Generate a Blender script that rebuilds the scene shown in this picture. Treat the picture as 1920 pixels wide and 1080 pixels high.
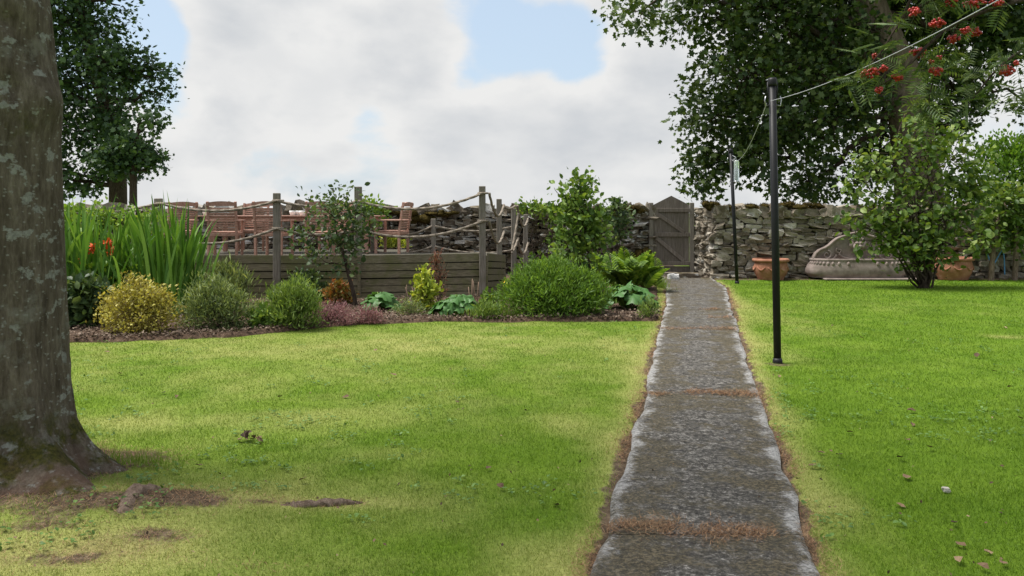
import bpy, bmesh, math, random
import numpy as np
from mathutils import Vector, Matrix

for o in list(bpy.data.objects): bpy.data.objects.remove(o)
random.seed(11); rng = np.random.default_rng(11)
S = bpy.context.scene
COL = S.collection
R = math.radians
PI = math.pi

# ------------------------------------------------------------------ camera
EYE, F, HOR = 1.5, 1600.0, 399.0          # eye height, focal length and horizon row of the 1920x1080 photograph
cam_d = bpy.data.cameras.new('camera'); cam = bpy.data.objects.new('camera', cam_d); COL.objects.link(cam)
cam.location = (0, 0, EYE); cam.rotation_euler = (R(90), 0, 0)
cam_d.sensor_width = 36; cam_d.lens = 36*F/1920; cam_d.shift_y = -(540-HOR)/1920
cam_d.clip_start = 0.05; cam_d.clip_end = 5000
S.camera = cam

# ------------------------------------------------------------------ sky, sun, exposure
SUN_DIR = Vector((-0.42, 0.02, 0.89)).normalized()
elev = math.asin(SUN_DIR.z)
W = bpy.data.worlds.new('World'); S.world = W; W.use_nodes = True
wt = W.node_tree; wt.nodes.clear()
def wn(t, **k):
    n = wt.nodes.new(t)
    for a, b in k.items(): setattr(n, a, b)
    return n
def wl(a, b): wt.links.new(a, b)
def wmath(op, a, b=None, c=None, clamp=False):
    n = wn('ShaderNodeMath', operation=op, use_clamp=clamp)
    for i, v in enumerate((a, b, c)):
        if v is None: continue
        if isinstance(v, (int, float)): n.inputs[i].default_value = v
        else: wl(v, n.inputs[i])
    return n.outputs[0]
wout = wn('ShaderNodeOutputWorld'); wbg = wn('ShaderNodeBackground'); wbg.inputs['Strength'].default_value = 0.1
sky = wn('ShaderNodeTexSky', sky_type='NISHITA', sun_disc=False)
sky.sun_elevation = elev; sky.sun_rotation = math.atan2(SUN_DIR.x, SUN_DIR.y)
sky.air_density = 1.0; sky.dust_density = 2.0; sky.ozone_density = 1.5
tc = wn('ShaderNodeTexCoord')
mp = wn('ShaderNodeMapping'); mp.inputs['Scale'].default_value = (1, 1, 1.7); wl(tc.outputs['Generated'], mp.inputs[0])
n1 = wn('ShaderNodeTexNoise'); n1.inputs['Scale'].default_value = 4.6; n1.inputs['Detail'].default_value = 9; n1.inputs['Roughness'].default_value = 0.53
n1.inputs['Distortion'].default_value = 0.25
wl(mp.outputs[0], n1.inputs[0])
cover = n1.outputs[0]
def wblob(px, py, r, amt):
    """a bank of cloud (amt > 0) or a gap (amt < 0) in a given direction"""
    global cover
    d = Vector(((px-960)/F, 1, (HOR-py)/F)).normalized()
    vd = wn('ShaderNodeVectorMath', operation='DISTANCE'); wl(tc.outputs['Generated'], vd.inputs[0]); vd.inputs[1].default_value = d
    e = wmath('DIVIDE', vd.outputs['Value'], r/F)
    e = wmath('MULTIPLY', e, e); e = wmath('MULTIPLY', e, -1.0); e = wmath('POWER', 2.718, e)
    cover = wmath('MULTIPLY_ADD', e, amt, cover)
for b in [(560, 120, 210, .20), (430, 60, 120, .10), (900, 230, 150, .14), (1230, 150, 130, .16), (1500, 200, 300, .15), (650, 300, 260, .12), (1050, 320, 200, .12),
          (935, 70, 100, -.26), (1065, 60, 80, -.24), (1100, 110, 50, -.12), (700, 230, 70, -.14), (240, 30, 80, -.2), (870, 150, 45, -.16), (275, 100, 95, -.24), (330, 190, 60, -.12), (690, 215, 60, -.12), (1190, 15, 70, -.10), (700, 20, 60, .05)]:
    wblob(*b)
mask = wn('ShaderNodeMapRange', interpolation_type='SMOOTHSTEP'); wl(cover, mask.inputs[0])
mask.inputs[1].default_value = 0.42; mask.inputs[2].default_value = 0.545
n2 = wn('ShaderNodeTexNoise'); n2.inputs['Scale'].default_value = 7.5; n2.inputs['Detail'].default_value = 8; n2.inputs['Roughness'].default_value = 0.5
mp2 = wn('ShaderNodeMapping'); mp2.inputs['Scale'].default_value = (1, 1, 1.9); mp2.inputs['Location'].default_value = (3.1, 1.7, 0.06)
wl(tc.outputs['Generated'], mp2.inputs[0]); wl(mp2.outputs[0], n2.inputs[0])
cr = wn('ShaderNodeMapRange'); wl(n2.outputs[0], cr.inputs[0]); cr.inputs[1].default_value = 0.38; cr.inputs[2].default_value = 0.59
thick = wn('ShaderNodeMapRange', interpolation_type='SMOOTHSTEP'); wl(cover, thick.inputs[0])
for q_, v_ in zip((1, 2, 3, 4), (.50, .80, .62, 0.)): thick.inputs[q_].default_value = v_
ccol = wn('ShaderNodeMix', data_type='RGBA'); wl(wmath('MULTIPLY_ADD', cr.outputs[0], .62, thick.outputs[0], True), ccol.inputs[0])
CB = 5.0
ccol.inputs[6].default_value = (.76*CB, .79*CB, .825*CB, 1); ccol.inputs[7].default_value = (1.03*CB, 1.03*CB, 1.02*CB, 1)
# thin summer haze over the blue
sgain = wn('ShaderNodeMix', data_type='RGBA'); sgain.inputs[0].default_value = 0.62
wl(sky.outputs[0], sgain.inputs[6]); sgain.inputs[7].default_value = (4.2, 5.05, 5.9, 1)
fin = wn('ShaderNodeMix', data_type='RGBA'); wl(mask.outputs[0], fin.inputs[0]); wl(sgain.outputs[2], fin.inputs[6]); wl(ccol.outputs[2], fin.inputs[7])
wl(fin.outputs[2], wbg.inputs[0]); wl(wbg.outputs[0], wout.inputs[0])

sd = bpy.data.lights.new('sun', 'SUN'); sun = bpy.data.objects.new('sun', sd); COL.objects.link(sun)
sd.energy = 3.8; sd.angle = R(24); sd.color = (1, .96, .89)
sun.rotation_euler = (-SUN_DIR).to_track_quat('-Z', 'Y').to_euler()
S.view_settings.view_transform = 'Standard'; S.view_settings.look = 'None'; S.view_settings.gamma = 1
S.view_settings.exposure = 0.72
S.render.engine = 'CYCLES'

# ------------------------------------------------------------------ helpers
def P(px, py, y):                     # a pixel at a known distance
    return np.array(((px-960)/F*y, y, EYE+(HOR-py)/F*y))
def G(px, py):                        # a pixel on the flat ground
    y = EYE*F/(py-HOR); return np.array(((px-960)/F*y, y))

def hash2(ix, iy, seed):
    h = (ix.astype(np.int64)*374761393 + iy.astype(np.int64)*668265263 + seed*1442695041) & 0xffffffff
    h = ((h ^ (h >> 13))*1274126177) & 0xffffffff
    h = h ^ (h >> 16)
    return (h & 0xffff)/65535.0
def vn(x, y, seed=0):
    x = np.asarray(x, float); y = np.asarray(y, float)
    ix = np.floor(x); iy = np.floor(y); fx = x-ix; fy = y-iy
    fx = fx*fx*(3-2*fx); fy = fy*fy*(3-2*fy)
    a = hash2(ix, iy, seed); b = hash2(ix+1, iy, seed); c = hash2(ix, iy+1, seed); d = hash2(ix+1, iy+1, seed)
    return a+(b-a)*fx+(c-a)*fy+(a-b-c+d)*fx*fy
def fbm(x, y, seed=0, oct=4):
    s = 0; a = .5; t = 0
    for i in range(oct):
        s = s+a*vn(np.asarray(x)*2**i, np.asarray(y)*2**i, seed+i*17); t += a; a *= .5
    return s/t
def sstep(a, b, x):
    t = np.clip((np.asarray(x, float)-a)/(b-a), 0, 1); return t*t*(3-2*t)

class MB:
    """collects geometry and links it as one mesh object"""
    def __init__(s): s.v = []; s.n = 0; s.l = []; s.z = []; s.att = {}
    def add(s, V, Fc):
        V = np.asarray(V, float).reshape(-1, 3)
        if isinstance(Fc, np.ndarray):
            s.l.append((Fc+s.n).ravel()); s.z.append(np.full(len(Fc), Fc.shape[1]))
        else:
            for f in Fc: s.l.append(np.array(f)+s.n); s.z.append(np.array([len(f)]))
        s.v.append(V); s.n += len(V); return s
    def box(s, c, d, rot=None, bev=0.0):
        hx, hy, hz = [q/2 for q in d]
        if bev <= 0:
            V = np.array([[x, y, z] for x in (-hx, hx) for y in (-hy, hy) for z in (-hz, hz)])
            Fc = [(0, 1, 3, 2), (4, 6, 7, 5), (0, 4, 5, 1), (2, 3, 7, 6), (0, 2, 6, 4), (1, 5, 7, 3)]
        else:
            V, Fc = bevel_box(d, bev)
        if rot is not None: V = V @ np.array(rot).T
        return s.add(V+np.array(c), Fc)
    def tube(s, pts, rad, n=6, cap=True):
        pts = np.asarray(pts, float); m = len(pts)
        rad = np.full(m, rad) if np.isscalar(rad) else np.asarray(rad, float)
        t = np.gradient(pts, axis=0); t /= np.linalg.norm(t, axis=1)[:, None]+1e-9
        ref = np.array([0, 0, 1.0]) if abs(t[0][2]) < .9 else np.array([1.0, 0, 0])
        a = np.linspace(0, 2*PI, n, endpoint=False); V = []
        u = np.cross(t[0], ref); u /= np.linalg.norm(u)
        for i in range(m):
            u = u-t[i]*np.dot(u, t[i]); u /= np.linalg.norm(u)+1e-9
            w = np.cross(t[i], u)
            V.append(pts[i]+rad[i]*(np.cos(a)[:, None]*u+np.sin(a)[:, None]*w))
        V = np.concatenate(V); i, j = np.meshgrid(np.arange(m-1), np.arange(n), indexing='ij'); i = i.ravel(); j = j.ravel(); k = (j+1) % n
        s.add(V, np.stack([i*n+j, i*n+k, (i+1)*n+k, (i+1)*n+j], 1))
        if cap:
            s.l.append(np.arange(n)[::-1]+s.n-len(V)); s.z.append(np.array([n]))
            s.l.append(np.arange(n)+s.n-n); s.z.append(np.array([n]))
        return s
    def lathe(s, prof, c=(0, 0, 0), n=28):
        a = np.linspace(0, 2*PI, n, endpoint=False); m = len(prof)
        V = np.concatenate([np.stack([r*np.cos(a), r*np.sin(a), np.full(n, z)], 1) for r, z in prof])+np.array(c)
        i, j = np.meshgrid(np.arange(m-1), np.arange(n), indexing='ij'); i = i.ravel(); j = j.ravel(); k = (j+1) % n
        return s.add(V, np.stack([i*n+j, i*n+k, (i+1)*n+k, (i+1)*n+j], 1))
    def mesh(s, name, smooth=False):
        me = bpy.data.meshes.new(name)
        V = np.concatenate(s.v); L = np.concatenate(s.l).astype(np.int32); Z = np.concatenate(s.z).astype(np.int32)
        me.vertices.add(len(V)); me.vertices.foreach_set('co', V.astype(np.float32).ravel())
        me.loops.add(len(L)); me.loops.foreach_set('vertex_index', L)
        st = np.concatenate([[0], np.cumsum(Z)[:-1]]).astype(np.int32)
        me.polygons.add(len(Z)); me.polygons.foreach_set('loop_start', st)
        me.polygons.foreach_set('use_smooth', np.full(len(Z), bool(smooth)))
        me.update(calc_edges=True); me.validate()
        return me
    def build(s, name, mat, parent=None, smooth=False, loc=None, atts=None):
        me = s.mesh(name, smooth)
        if atts:
            for k, v in atts.items():
                at = me.attributes.new(k, 'FLOAT', 'POINT'); at.data.foreach_set('value', np.asarray(v, np.float32))
        return link(name, me, mat, parent, loc)
def link(name, me, mat=None, parent=None, loc=None):
    o = bpy.data.objects.new(name, me); COL.objects.link(o)
    if mat is not None and not me.materials: me.materials.append(mat)
    if parent is not None: o.parent = parent
    if loc is not None: o.location = loc
    return o
def bevel_box(d, b):
    bm = bmesh.new(); bmesh.ops.create_cube(bm, size=1)
    for v in bm.verts: v.co = Vector((v.co.x*d[0], v.co.y*d[1], v.co.z*d[2]))
    bmesh.ops.bevel(bm, geom=bm.edges[:], offset=b, segments=1, affect='EDGES')
    bm.verts.index_update()
    V = np.array([v.co[:] for v in bm.verts]); Fc = [tuple(v.index for v in f.verts) for f in bm.faces]; bm.free()
    return V, Fc
def tag(o, label, cat, group=None):
    o['label'] = label; o['category'] = cat
    if group: o['group'] = group
    return o
def thing(name, label, cat, loc=(0, 0, 0), rz=0, group=None):
    o = bpy.data.objects.new(name, None); COL.objects.link(o); o.location = loc; o.rotation_euler = (0, 0, rz); o.empty_display_size = .1
    return tag(o, label, cat, group)
def copy_tree(o, parent=None):
    c = o.copy(); COL.objects.link(c)
    if parent is not None: c.parent = parent
    for ch in list(o.children): copy_tree(ch, c)
    return c
def basis(d):                                # rotation matrix whose X axis is d
    d = np.asarray(d, float); d = d/np.linalg.norm(d); z = np.array([0, 0, 1.0]); y = np.cross(z, d); y /= np.linalg.norm(y)+1e-9
    return np.stack([d, y, np.cross(d, y)], 1)
def spline(pts, n=24):
    pts = np.asarray(pts, float); m = len(pts); t = np.linspace(0, m-1, n); out = []
    for q in t:
        i = min(int(q), m-2); f = q-i
        p0 = pts[max(i-1, 0)]; p1 = pts[i]; p2 = pts[i+1]; p3 = pts[min(i+2, m-1)]
        out.append(.5*((2*p1)+(-p0+p2)*f+(2*p0-5*p1+4*p2-p3)*f*f+(-p0+3*p1-3*p2+p3)*f**3))
    return np.array(out)

# ------------------------------------------------------------------ materials
class MT:
    def __init__(s, name, rough=.8, spec=.3):
        s.m = bpy.data.materials.new(name); s.m.use_nodes = True; s.t = s.m.node_tree; s.t.nodes.clear()
        s.out = s.n('ShaderNodeOutputMaterial'); s.b = s.n('ShaderNodeBsdfPrincipled')
        s.b.inputs['Roughness'].default_value = rough; s.b.inputs['Specular IOR Level'].default_value = spec
        s.l(s.b.outputs[0], s.out.inputs[0])
        s.pos = s.n('ShaderNodeNewGeometry')
    def n(s, t, **k):
        n = s.t.nodes.new(t)
        for a, b in k.items(): setattr(n, a, b)
        return n
    def l(s, a, b): s.t.links.new(a, b)
    def put(s, v, sock):
        if isinstance(v, (int, float)): sock.default_value = v
        elif isinstance(v, tuple): sock.default_value = (*v, 1) if len(v) == 3 else v
        else: s.l(v, sock)
    def noise(s, scale, detail=5, rough=.55, stretch=(1, 1, 1), off=(0, 0, 0), dist=0, coord=None):
        mp = s.n('ShaderNodeMapping'); mp.inputs['Scale'].default_value = stretch; mp.inputs['Location'].default_value = off
        if coord is None: s.l(s.pos.outputs['Position'], mp.inputs[0])
        else: s.l(coord, mp.inputs[0])
        t = s.n('ShaderNodeTexNoise'); t.inputs['Scale'].default_value = scale; t.inputs['Detail'].default_value = detail
        t.inputs['Roughness'].default_value = rough; t.inputs['Distortion'].default_value = dist
        s.l(mp.outputs[0], t.inputs[0]); return t.outputs[0]
    def voro(s, scale, stretch=(1, 1, 1), feature='F1'):
        mp = s.n('ShaderNodeMapping'); mp.inputs['Scale'].default_value = stretch; s.l(s.pos.outputs['Position'], mp.inputs[0])
        t = s.n('ShaderNodeTexVoronoi', feature=feature); t.inputs['Scale'].default_value = scale; s.l(mp.outputs[0], t.inputs[0]); return t
    def rng(s, v, a, b, c=0., d=1., smooth=True):
        m = s.n('ShaderNodeMapRange'); m.interpolation_type = 'SMOOTHSTEP' if smooth else 'LINEAR'
        s.l(v, m.inputs[0])
        for i, q in enumerate((a, b, c, d)): m.inputs[i+1].default_value = q
        return m.outputs[0]
    def mix(s, f, a, b, mode='MIX'):
        m = s.n('ShaderNodeMix', data_type='RGBA', blend_type=mode); s.put(f, m.inputs[0]); s.put(a, m.inputs[6]); s.put(b, m.inputs[7]); return m.outputs[2]
    def math(s, op, a, b=0.):
        m = s.n('ShaderNodeMath', operation=op); s.put(a, m.inputs[0]); s.put(b, m.inputs[1]); return m.outputs[0]
    def ramp(s, v, stops):
        r = s.n('ShaderNodeValToRGB'); s.l(v, r.inputs[0]); e = r.color_ramp.elements
        while len(e) < len(stops): e.new(.5)
        for q, (p, c) in zip(e, stops): q.position = p; q.color = (*c, 1)
        return r.outputs[0]
    def attr(s, name):
        a = s.n('ShaderNodeAttribute'); a.attribute_name = name; return a.outputs['Fac']
    def col(s, c): s.put(c, s.b.inputs['Base Color']); return s
    def rough(s, v): s.put(v, s.b.inputs['Roughness']); return s
    def bump(s, h, strength=.5, dist=.01):
        b = s.n('ShaderNodeBump'); b.inputs['Strength'].default_value = strength; b.inputs['Distance'].default_value = dist
        s.l(h, b.inputs['Height']); s.l(b.outputs[0], s.b.inputs['Normal']); return s
    def translucent(s, c, f=.35):
        t = s.n('ShaderNodeBsdfTranslucent'); s.put(c, t.inputs[0]); m = s.n('ShaderNodeMixShader'); m.inputs[0].default_value = f
        s.l(s.b.outputs[0], m.inputs[1]); s.l(t.outputs[0], m.inputs[2]); s.l(m.outputs[0], s.out.inputs[0]); return s
    def randid(s):                           # a random number for each piece, joined or not
        o = s.n('ShaderNodeObjectInfo'); return s.math('FRACT', s.math('ADD', o.outputs['Random'], s.pos.outputs['Random Per Island']))

def leaf_mat(name, stops, trans=.3, rough=.5, spec=.35, tint=(1.25, 1.15, .5)):
    m = MT(name, rough, spec)
    c = m.ramp(m.pos.outputs['Random Per Island'], stops)
    big = m.noise(1.6, 3); c = m.mix(m.rng(big, .35, .7, 0, .2), c, tuple(q*.75 for q in stops[0][1]))
    m.col(c)
    t = m.mix(1.0, c, tint, 'MULTIPLY'); m.translucent(t, trans); return m.m
def lm(name, dark, mid, light, **k):
    dark, mid, light = [tuple(q*g for q in c_) for c_, g in ((dark, 1.15), (mid, 1.35), (light, 1.5))]
    return leaf_mat(name, [(0, dark), (.55, mid), (1, light)], **k)

def grass_cols(m, dry):
    lush = m.ramp(m.noise(1.3, 4), [(.3, (.115, .215, .014)), (.7, (.175, .28, .026))])
    c = m.mix(m.rng(dry, .08, .72), lush, (.37, .385, .125))
    return m.mix(m.rng(dry, .62, .95), c, (.29, .21, .115))
M = {}
m = MT('grass_blades', .55, .3)
c = grass_cols(m, m.attr('dry')); c = m.mix(m.rng(m.pos.outputs['Random Per Island'], 0, 1, 0, .45, False), c, m.mix(1.0, c, (.55, .62, .5), 'MULTIPLY'))
m.col(c); m.translucent(m.mix(1.0, c, (1.1, 1.15, .6), 'MULTIPLY'), .3); M['blade'] = m.m
m = MT('lawn_ground', .95, .1)
gc = grass_cols(m, m.attr('dry')); c = m.mix(m.rng(m.noise(55, 6, .7), .3, .65, .25, .8), gc, m.mix(1.0, gc, (.50, .50, .45), 'MULTIPLY'))
so = m.ramp(m.noise(22, 6, .7), [(.3, (.035, .026, .018)), (.5, (.10, .072, .048)), (.7, (.22, .165, .11))])
sn = m.math('ADD', m.math('MULTIPLY', m.math('SUBTRACT', m.noise(7, 6, .7), .5), 1.1), m.math('MULTIPLY', m.math('SUBTRACT', m.noise(34, 5, .7), .5), .8))
c = m.mix(m.rng(m.math('ADD', m.attr('soil'), sn), .40, .85), c, so)
m.col(c).bump(m.noise(60, 6, .7), .6, .02); M['ground'] = m.m
m = MT('mulch', .95, .15)
c = m.ramp(m.noise(30, 7, .7), [(.3, (.035, .022, .015)), (.55, (.115, .075, .052)), (.75, (.24, .17, .125))])
m.col(c).bump(m.noise(34, 6, .7), .9, .03); M['mulch'] = m.m
m = MT('bark_chips', .9, .2); m.col(m.ramp(m.pos.outputs['Random Per Island'], [(0, (.045, .03, .022)), (.5, (.12, .085, .062)), (1, (.26, .20, .155))])); M['chip'] = m.m
m = MT('dead_grass', .9, .2); m.col(m.ramp(m.pos.outputs['Random Per Island'], [(0, (.09, .045, .025)), (.5, (.24, .135, .075)), (1, (.40, .26, .15))])); M['deadgrass'] = m.m

m = MT('path_concrete', .55, .45)
base = m.ramp(m.noise(40, 9, .8), [(.40, (.014, .012, .010)), (.47, (.070, .063, .053)), (.53, (.155, .143, .125)), (.62, (.50, .475, .44))])
base = m.mix(m.rng(m.noise(9, 7, .7, off=(3, 8, 1)), .42, .6, 0, .6), base, m.mix(1.0, base, (.40, .37, .33), 'MULTIPLY'))
rib = m.noise(11, 6, .7, (1, 7, 1)); base = m.mix(m.rng(rib, .5, .62, 0, .7), base, m.mix(1.0, base, (.32, .30, .27), 'MULTIPLY'))
mo = m.math('ADD', m.noise(3.2, 8, .7, off=(4, 2, 0)), m.math('MULTIPLY', m.attr('side'), .16))
base = m.mix(m.rng(mo, .50, .64, 0, .85), base, m.ramp(m.noise(55, 7, .75), [(.40, (.016, .014, .006)), (.50, (.070, .055, .024)), (.62, (.22, .175, .10))]))
pale = m.ramp(m.noise(60, 7, .75), [(.38, (.13, .13, .13)), (.58, (.62, .61, .60))])
ed = m.math('ADD', m.attr('edge'), m.math('ADD', m.math('MULTIPLY', m.math('SUBTRACT', m.noise(3.5, 5, .6), .5), 2.2), m.math('MULTIPLY', m.math('SUBTRACT', m.noise(26, 8, .8), .5), 2.0)))
base = m.mix(m.rng(ed, .62, 1.2, 0, .85), base, pale)
base = m.mix(m.rng(m.noise(3.2, 8, .75, off=(11, 5, 0)), .60, .72, 0, .6), base, (.42, .39, .34))
m.col(base).rough(m.rng(m.noise(4, 4), .3, .7, .5, .85)).bump(m.noise(48, 9, .8), 1, .03); M['path'] = m.m

def stone_mat(name, cols, lich, moss):
    m = MT(name, .9, .2)
    c = m.ramp(m.randid(), cols)
    c = m.mix(m.rng(m.noise(9, 7, .7), .35, .7, 0, .65), c, m.mix(1.0, c, (.45, .42, .38), 'MULTIPLY'))
    c = m.mix(m.rng(m.noise(5.5, 7, .68, off=(7, 0, 3)), .57, .66, 0, lich), c, (.52, .52, .49))
    c = m.mix(m.rng(m.noise(2.3, 6, .65, off=(1, 5, 9)), .5, .66, 0, moss), c, m.ramp(m.noise(40, 4, .7), [(.3, (.028, .024, .008)), (.7, (.105, .082, .024))]))
    m.col(c).bump(m.noise(45, 7, .7), .8, .02); return m.m
M['stone_r'] = stone_mat('wall_stone_pale', [(0, (.16, .132, .102)), (.4, (.28, .242, .19)), (.75, (.38, .338, .275)), (1, (.54, .51, .46))], .7, .4)
M['stone_l'] = stone_mat('wall_stone_dark', [(0, (.085, .068, .05)), (.5, (.20, .168, .13)), (.8, (.31, .275, .225)), (1, (.60, .585, .56))], .9, .8)
m = MT('wall_core', .95, .1); m.col(m.ramp(m.noise(14, 6, .7), [(.3, (.012, .010, .008)), (.7, (.055, .046, .035))])).bump(m.noise(14, 5), 1, .05); M['core'] = m.m
m = MT('rubble_mortar', .95, .1); m.col(m.ramp(m.noise(16, 7, .75), [(.3, (.055, .045, .036)), (.55, (.17, .145, .115)), (.75, (.33, .30, .25))])).bump(m.noise(16, 7, .7), 1, .07); M['rubble'] = m.m
m = MT('moss', .95, .1); m.col(m.ramp(m.noise(12, 6, .7), [(.3, (.030, .026, .008)), (.55, (.085, .062, .016)), (.75, (.135, .105, .025))])).bump(m.noise(70, 4), 1, .03); M['moss'] = m.m

def wood_mat(name, stops, moss=0., grain=(30, 30, 1.2), rough=.85, mosscol=(.075, .085, .028)):
    m = MT(name, rough, .25)
    g = m.noise(3.0, 7, .65, grain)
    c = m.ramp(g, stops)
    c = m.mix(m.rng(m.randid(), 0, 1, 0, .45, False), c, m.mix(1.0, c, (.55, .54, .52), 'MULTIPLY'))
    if moss: c = m.mix(m.rng(m.noise(4, 6, .65, off=(3, 3, 3)), .42, .66, 0, moss), c, mosscol)
    m.col(c).bump(g, .25, .006); return m.m
grey = [(.3, (.085, .072, .060)), (.5, (.16, .14, .12)), (.72, (.26, .235, .205))]
M['postwood'] = wood_mat('weathered_post_wood', [(p_, tuple(q*1.35 for q in c_)) for p_, c_ in grey], .25)
M['gatewood'] = wood_mat('weathered_gate_wood', [(.3, (.08, .063, .051)), (.5, (.16, .132, .112)), (.72, (.27, .235, .205))], .12)
M['deckwood'] = wood_mat('weathered_deck_board', [(.3, (.085, .071, .047)), (.5, (.18, .156, .103)), (.72, (.30, .265, .185))], .7, (1.2, 30, 30), mosscol=(.12, .125, .045))
M['floorwood'] = wood_mat('deck_floor_wood', [(.3, (.05, .043, .034)), (.5, (.10, .088, .072)), (.72, (.16, .145, .125))], .4, (1.2, 30, 30))
M['teak'] = wood_mat('teak', [(.3, (.30, .155, .11)), (.5, (.43, .245, .185)), (.72, (.56, .36, .29))], 0, (9, 9, 9), .6)
m = MT('gap_shade', .95, .05); m.col((.010, .009, .007)); M['dark'] = m.m  # near-black base colour stands in for the shade behind boards
m = MT('rope', .9, .15); m.col(m.ramp(m.noise(30, 5, .7), [(.3, (.13, .105, .080)), (.7, (.35, .30, .245))])); M['rope'] = m.m
m = MT('black_paint', .5, .25); m.col(m.mix(m.rng(m.noise(30, 5), .6, .75, 0, .4), (.012, .012, .014), (.05, .05, .055))); M['black'] = m.m
m = MT('white_line', .6, .3); m.col((.5, .51, .55)); M['line'] = m.m
m = MT('steel', .35, .5); m.col((.4, .4, .42)); m.b.inputs['Metallic'].default_value = .9; M['steel'] = m.m
m = MT('clear_plastic', .08, .5); m.col((.85, .92, .97)); m.b.inputs['Transmission Weight'].default_value = .75; m.b.inputs['IOR'].default_value = 1.3; M['plastic'] = m.m
m = MT('terracotta', .85, .25); c = m.ramp(m.noise(7, 6, .65), [(.3, (.22, .092, .055)), (.55, (.34, .155, .098)), (.75, (.44, .26, .19))]); m.col(c).bump(m.noise(50, 5), .3, .01); M['terra'] = m.m
m = MT('carved_stone', .9, .2); c = m.ramp(m.noise(6, 7, .68), [(.3, (.145, .112, .10)), (.5, (.25, .20, .18)), (.72, (.34, .285, .262))])
c = m.mix(m.rng(m.noise(3, 5, off=(5, 0, 0)), .52, .7, 0, .45), c, (.14, .125, .105)); m.col(c).bump(m.noise(60, 6, .7), .35, .01); M['carved'] = m.m
m = MT('white_china', .3, .5); m.col((.78, .78, .76)); M['china'] = m.m
m = MT('white_rock', .9, .2); m.col(m.ramp(m.noise(14, 5), [(.3, (.30, .29, .28)), (.7, (.74, .73, .72))])).bump(m.noise(20, 5), .8, .02); M['whiterock'] = m.m
m = MT('dead_leaf', .8, .3); m.col(m.ramp(m.randid(), [(0, (.035, .022, .014)), (.5, (.10, .060, .035)), (.85, (.20, .13, .075)), (1, (.34, .25, .15))])); M['deadleaf'] = m.m
m = MT('blue_rope', .7, .3); m.col((.10, .26, .50)); M['blue'] = m.m
m = MT('stick', .85, .2); m.col(m.ramp(m.pos.outputs['Random Per Island'], [(0, (.11, .065, .045)), (1, (.35, .25, .18))])); M['stick'] = m.m
m = MT('berry', .3, .5); m.col(m.ramp(m.pos.outputs['Random Per Island'], [(0, (.22, .008, .008)), (1, (.42, .022, .012))])); M['berry'] = m.m
m = MT('orange_petal', .6, .3); m.col(m.ramp(m.pos.outputs['Random Per Island'], [(0, (.62, .075, .02)), (1, (.80, .17, .04))])); M['orange'] = m.m
m = MT('yellow_petal', .6, .3); m.col((.80, .62, .03)); M['yellow'] = m.m

def bark(name, stops, lichen=0., scale=1.):
    m = MT(name, .92, .15)
    g = m.noise(5*scale, 7, .7, (3.2, 3.2, .8)); c = m.ramp(g, stops)
    fine = m.noise(26*scale, 6, .7, (2.2, 2.2, .55))
    c = m.mix(m.rng(fine, .35, .62, .42, 0), c, m.mix(1.0, c, (.38, .34, .30), 'MULTIPLY'))
    if lichen:
        li = m.noise(9, 6, .6, (1, 1, 1.5), off=(2, 9, 4)); c = m.mix(m.rng(li, .57, .62, 0, lichen), c, m.ramp(m.noise(60, 5, .7), [(.3, (.15, .15, .135)), (.7, (.33, .335, .305))]))
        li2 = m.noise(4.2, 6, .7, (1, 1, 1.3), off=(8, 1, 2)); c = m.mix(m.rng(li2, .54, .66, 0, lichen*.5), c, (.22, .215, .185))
        sp = m.voro(20, (1, 1, 1.6)); c = m.mix(m.rng(sp.outputs['Distance'], .10, .22, lichen*.7, 0), c, (.27, .27, .245))
        sz = m.n('ShaderNodeSeparateXYZ'); m.l(m.pos.outputs['Position'], sz.inputs[0])
        low = m.rng(sz.outputs['Z'], .25, .55, 1, 0); mo = m.math('MULTIPLY', low, m.rng(m.noise(6, 6, .65, off=(0, 2, 7)), .44, .58))
        hi = m.math('MULTIPLY', m.rng(m.noise(2.6, 6, .68, off=(6, 2, 7)), .60, .74), .6)
        c = m.mix(m.math('MAXIMUM', mo, hi), c, m.ramp(m.noise(50, 4), [(.3, (.022, .026, .006)), (.7, (.085, .080, .016))]))
        c = m.mix(m.math('MULTIPLY', m.rng(sz.outputs['Z'], .02, .3, .75, 0), m.rng(m.noise(5, 5), .4, .6)), c, (.115, .062, .045))
    m.col(c).bump(m.math('ADD', g, fine), .9, .022); return m.m
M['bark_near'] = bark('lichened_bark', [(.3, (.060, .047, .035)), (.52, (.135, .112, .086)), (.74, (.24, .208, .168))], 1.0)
M['bark_far'] = bark('sycamore_bark', [(.3, (.085, .062, .048)), (.5, (.165, .125, .098)), (.72, (.26, .205, .165))], 0, .5)
M['bark_twig'] = bark('twig_bark', [(.3, (.030, .022, .016)), (.5, (.075, .055, .042)), (.72, (.13, .10, .08))], 0, 2)
M['bark_pale'] = bark('pale_stem_bark', [(.3, (.12, .085, .062)), (.5, (.24, .175, .135)), (.72, (.36, .28, .225))], 0, 2)

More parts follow.
